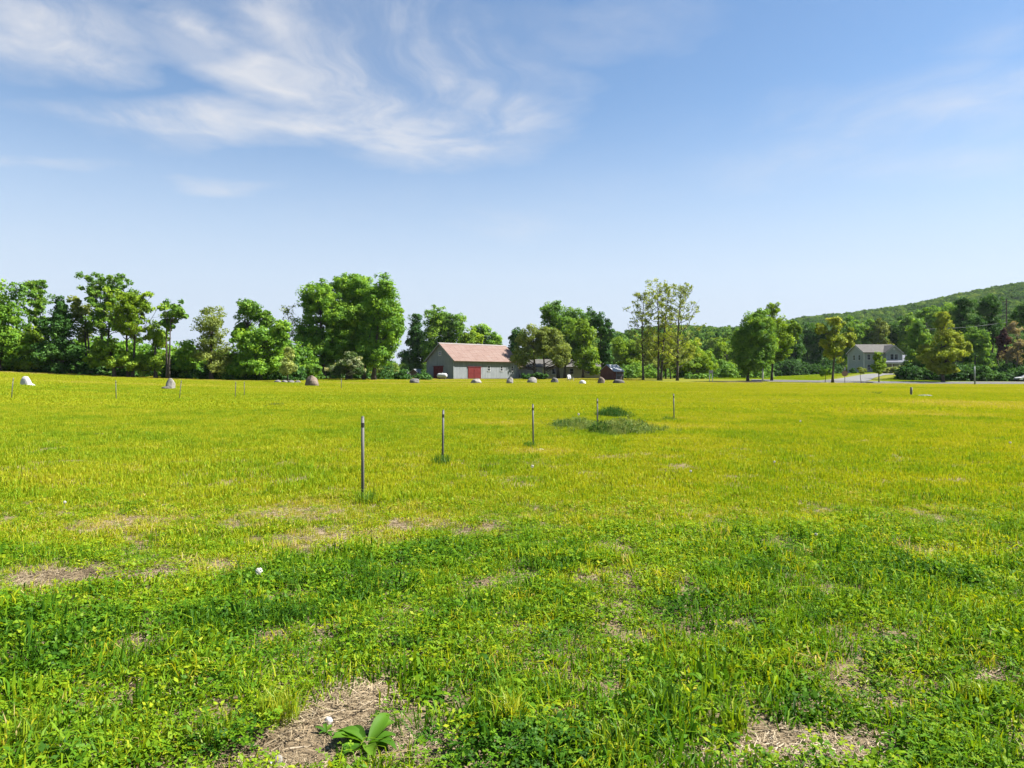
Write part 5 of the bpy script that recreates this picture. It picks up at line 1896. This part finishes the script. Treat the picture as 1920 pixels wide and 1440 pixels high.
rosette_plant('dock_plant', 'broad weed in the bottom right corner', 1880, 1420, 8, .10, .026, 10, rise=.7, hue=.6)
rosette_plant('dock_plant', 'pale-leaved weed at bottom left of the photo', 110, 1405, 7, .12, .03, 11, rise=1.1, hue=.7)

CLOCK = surf('seed_fluff', (.55, .52, .46), (.72, .69, .62), 20, .9)
STEM = surf('dandelion_stem', (.16, .17, .06), (.28, .26, .12), 8, .6)


def dandelion_clock(label, u, vb, hgt, rad, lean, seed):
    d = F * EYE / (vb - HV)
    x, y, z = at(u, d)
    p = thing('dandelion_clock', label, 'dandelion', (x, y, z), 0, 'white dandelion clocks')
    r = np.random.default_rng(seed)
    MB().tube([(0, 0, -.01), (lean * .4, 0, hgt * .5), (lean, 0, hgt)], .0028, 6).build('stem', STEM, p)
    n = 130
    q = r.normal(0, 1, (n, 3))
    q /= np.linalg.norm(q, axis=1)[:, None]
    c = np.array([lean, 0, hgt])
    V = []
    T = []
    for k in range(n):
        a = np.cross(q[k], r.normal(0, 1, 3))
        a /= np.linalg.norm(a)
        b = np.cross(q[k], a)
        i = len(V)
        tip = c + q[k] * rad * .82
        V += [c + a * .0006, c - a * .0006, tip, tip + (a + q[k] * .5) * rad * .26, tip + (-.5 * a + .87 * b + q[k] * .5) * rad * .26, tip + (-.5 * a - .87 * b + q[k] * .5) * rad * .26]
        T += [(i, i + 1, i + 2), (i + 2, i + 3, i + 4), (i + 2, i + 4, i + 5), (i + 2, i + 5, i + 3)]
    link('seed_head', mesh_np('seed_head', np.array(V), np.array(T)), CLOCK, p)


for i, a in enumerate([('large round dandelion clock at left middle of the foreground', 500, 1106, .135, .028, -.06), ('dandelion clock below the third fence post', 997, 892, .15, .026, 0.01),
                       ('dandelion clock in the grass right of the third post', 1295, 897, .13, .020, .0), ('dandelion clock in the right half of the turf', 1528, 1022, .11, .014, .01),
                       ('dandelion clock near the right photo edge', 1894, 842, .15, .026, 0), ('dandelion clock far left of the nearest post', 120, 962, .11, .017, 0.01), ('dandelion clock far out beyond the fifth post', 1500, 798, .16, .032, 0.01), ('dandelion clock in the weed patch left of fourth post', 1085, 795, .34, .04, 0), ('tall dandelion clock in the right middle turf', 1452, 880, .13, .020, .0)]):
    dandelion_clock(*a, 20 + i)



# ------------------------------------------------------------------ thin summer haze in the air
def haze():
    m, nt, out = new_mat('haze')
    v = nt.nodes.new('ShaderNodeVolumePrincipled')
    v.inputs['Color'].default_value = (0.80, 0.88, 1.0, 1)
    v.inputs['Density'].default_value = HAZE_D
    v.inputs['Anisotropy'].default_value = 0.2
    nt.links.new(v.outputs[0], out.inputs['Volume'])
    o = MB().box(-2900, 2900, -300, 2900, -4, 420).build('haze', m)
    tag(o, 'thin pale summer haze over the field and hills', 'haze', kind='stuff')


HAZE_D = 0.000045
haze()
print('trees', len(TREES), 'leaves', sum(n for _, n in TREES))
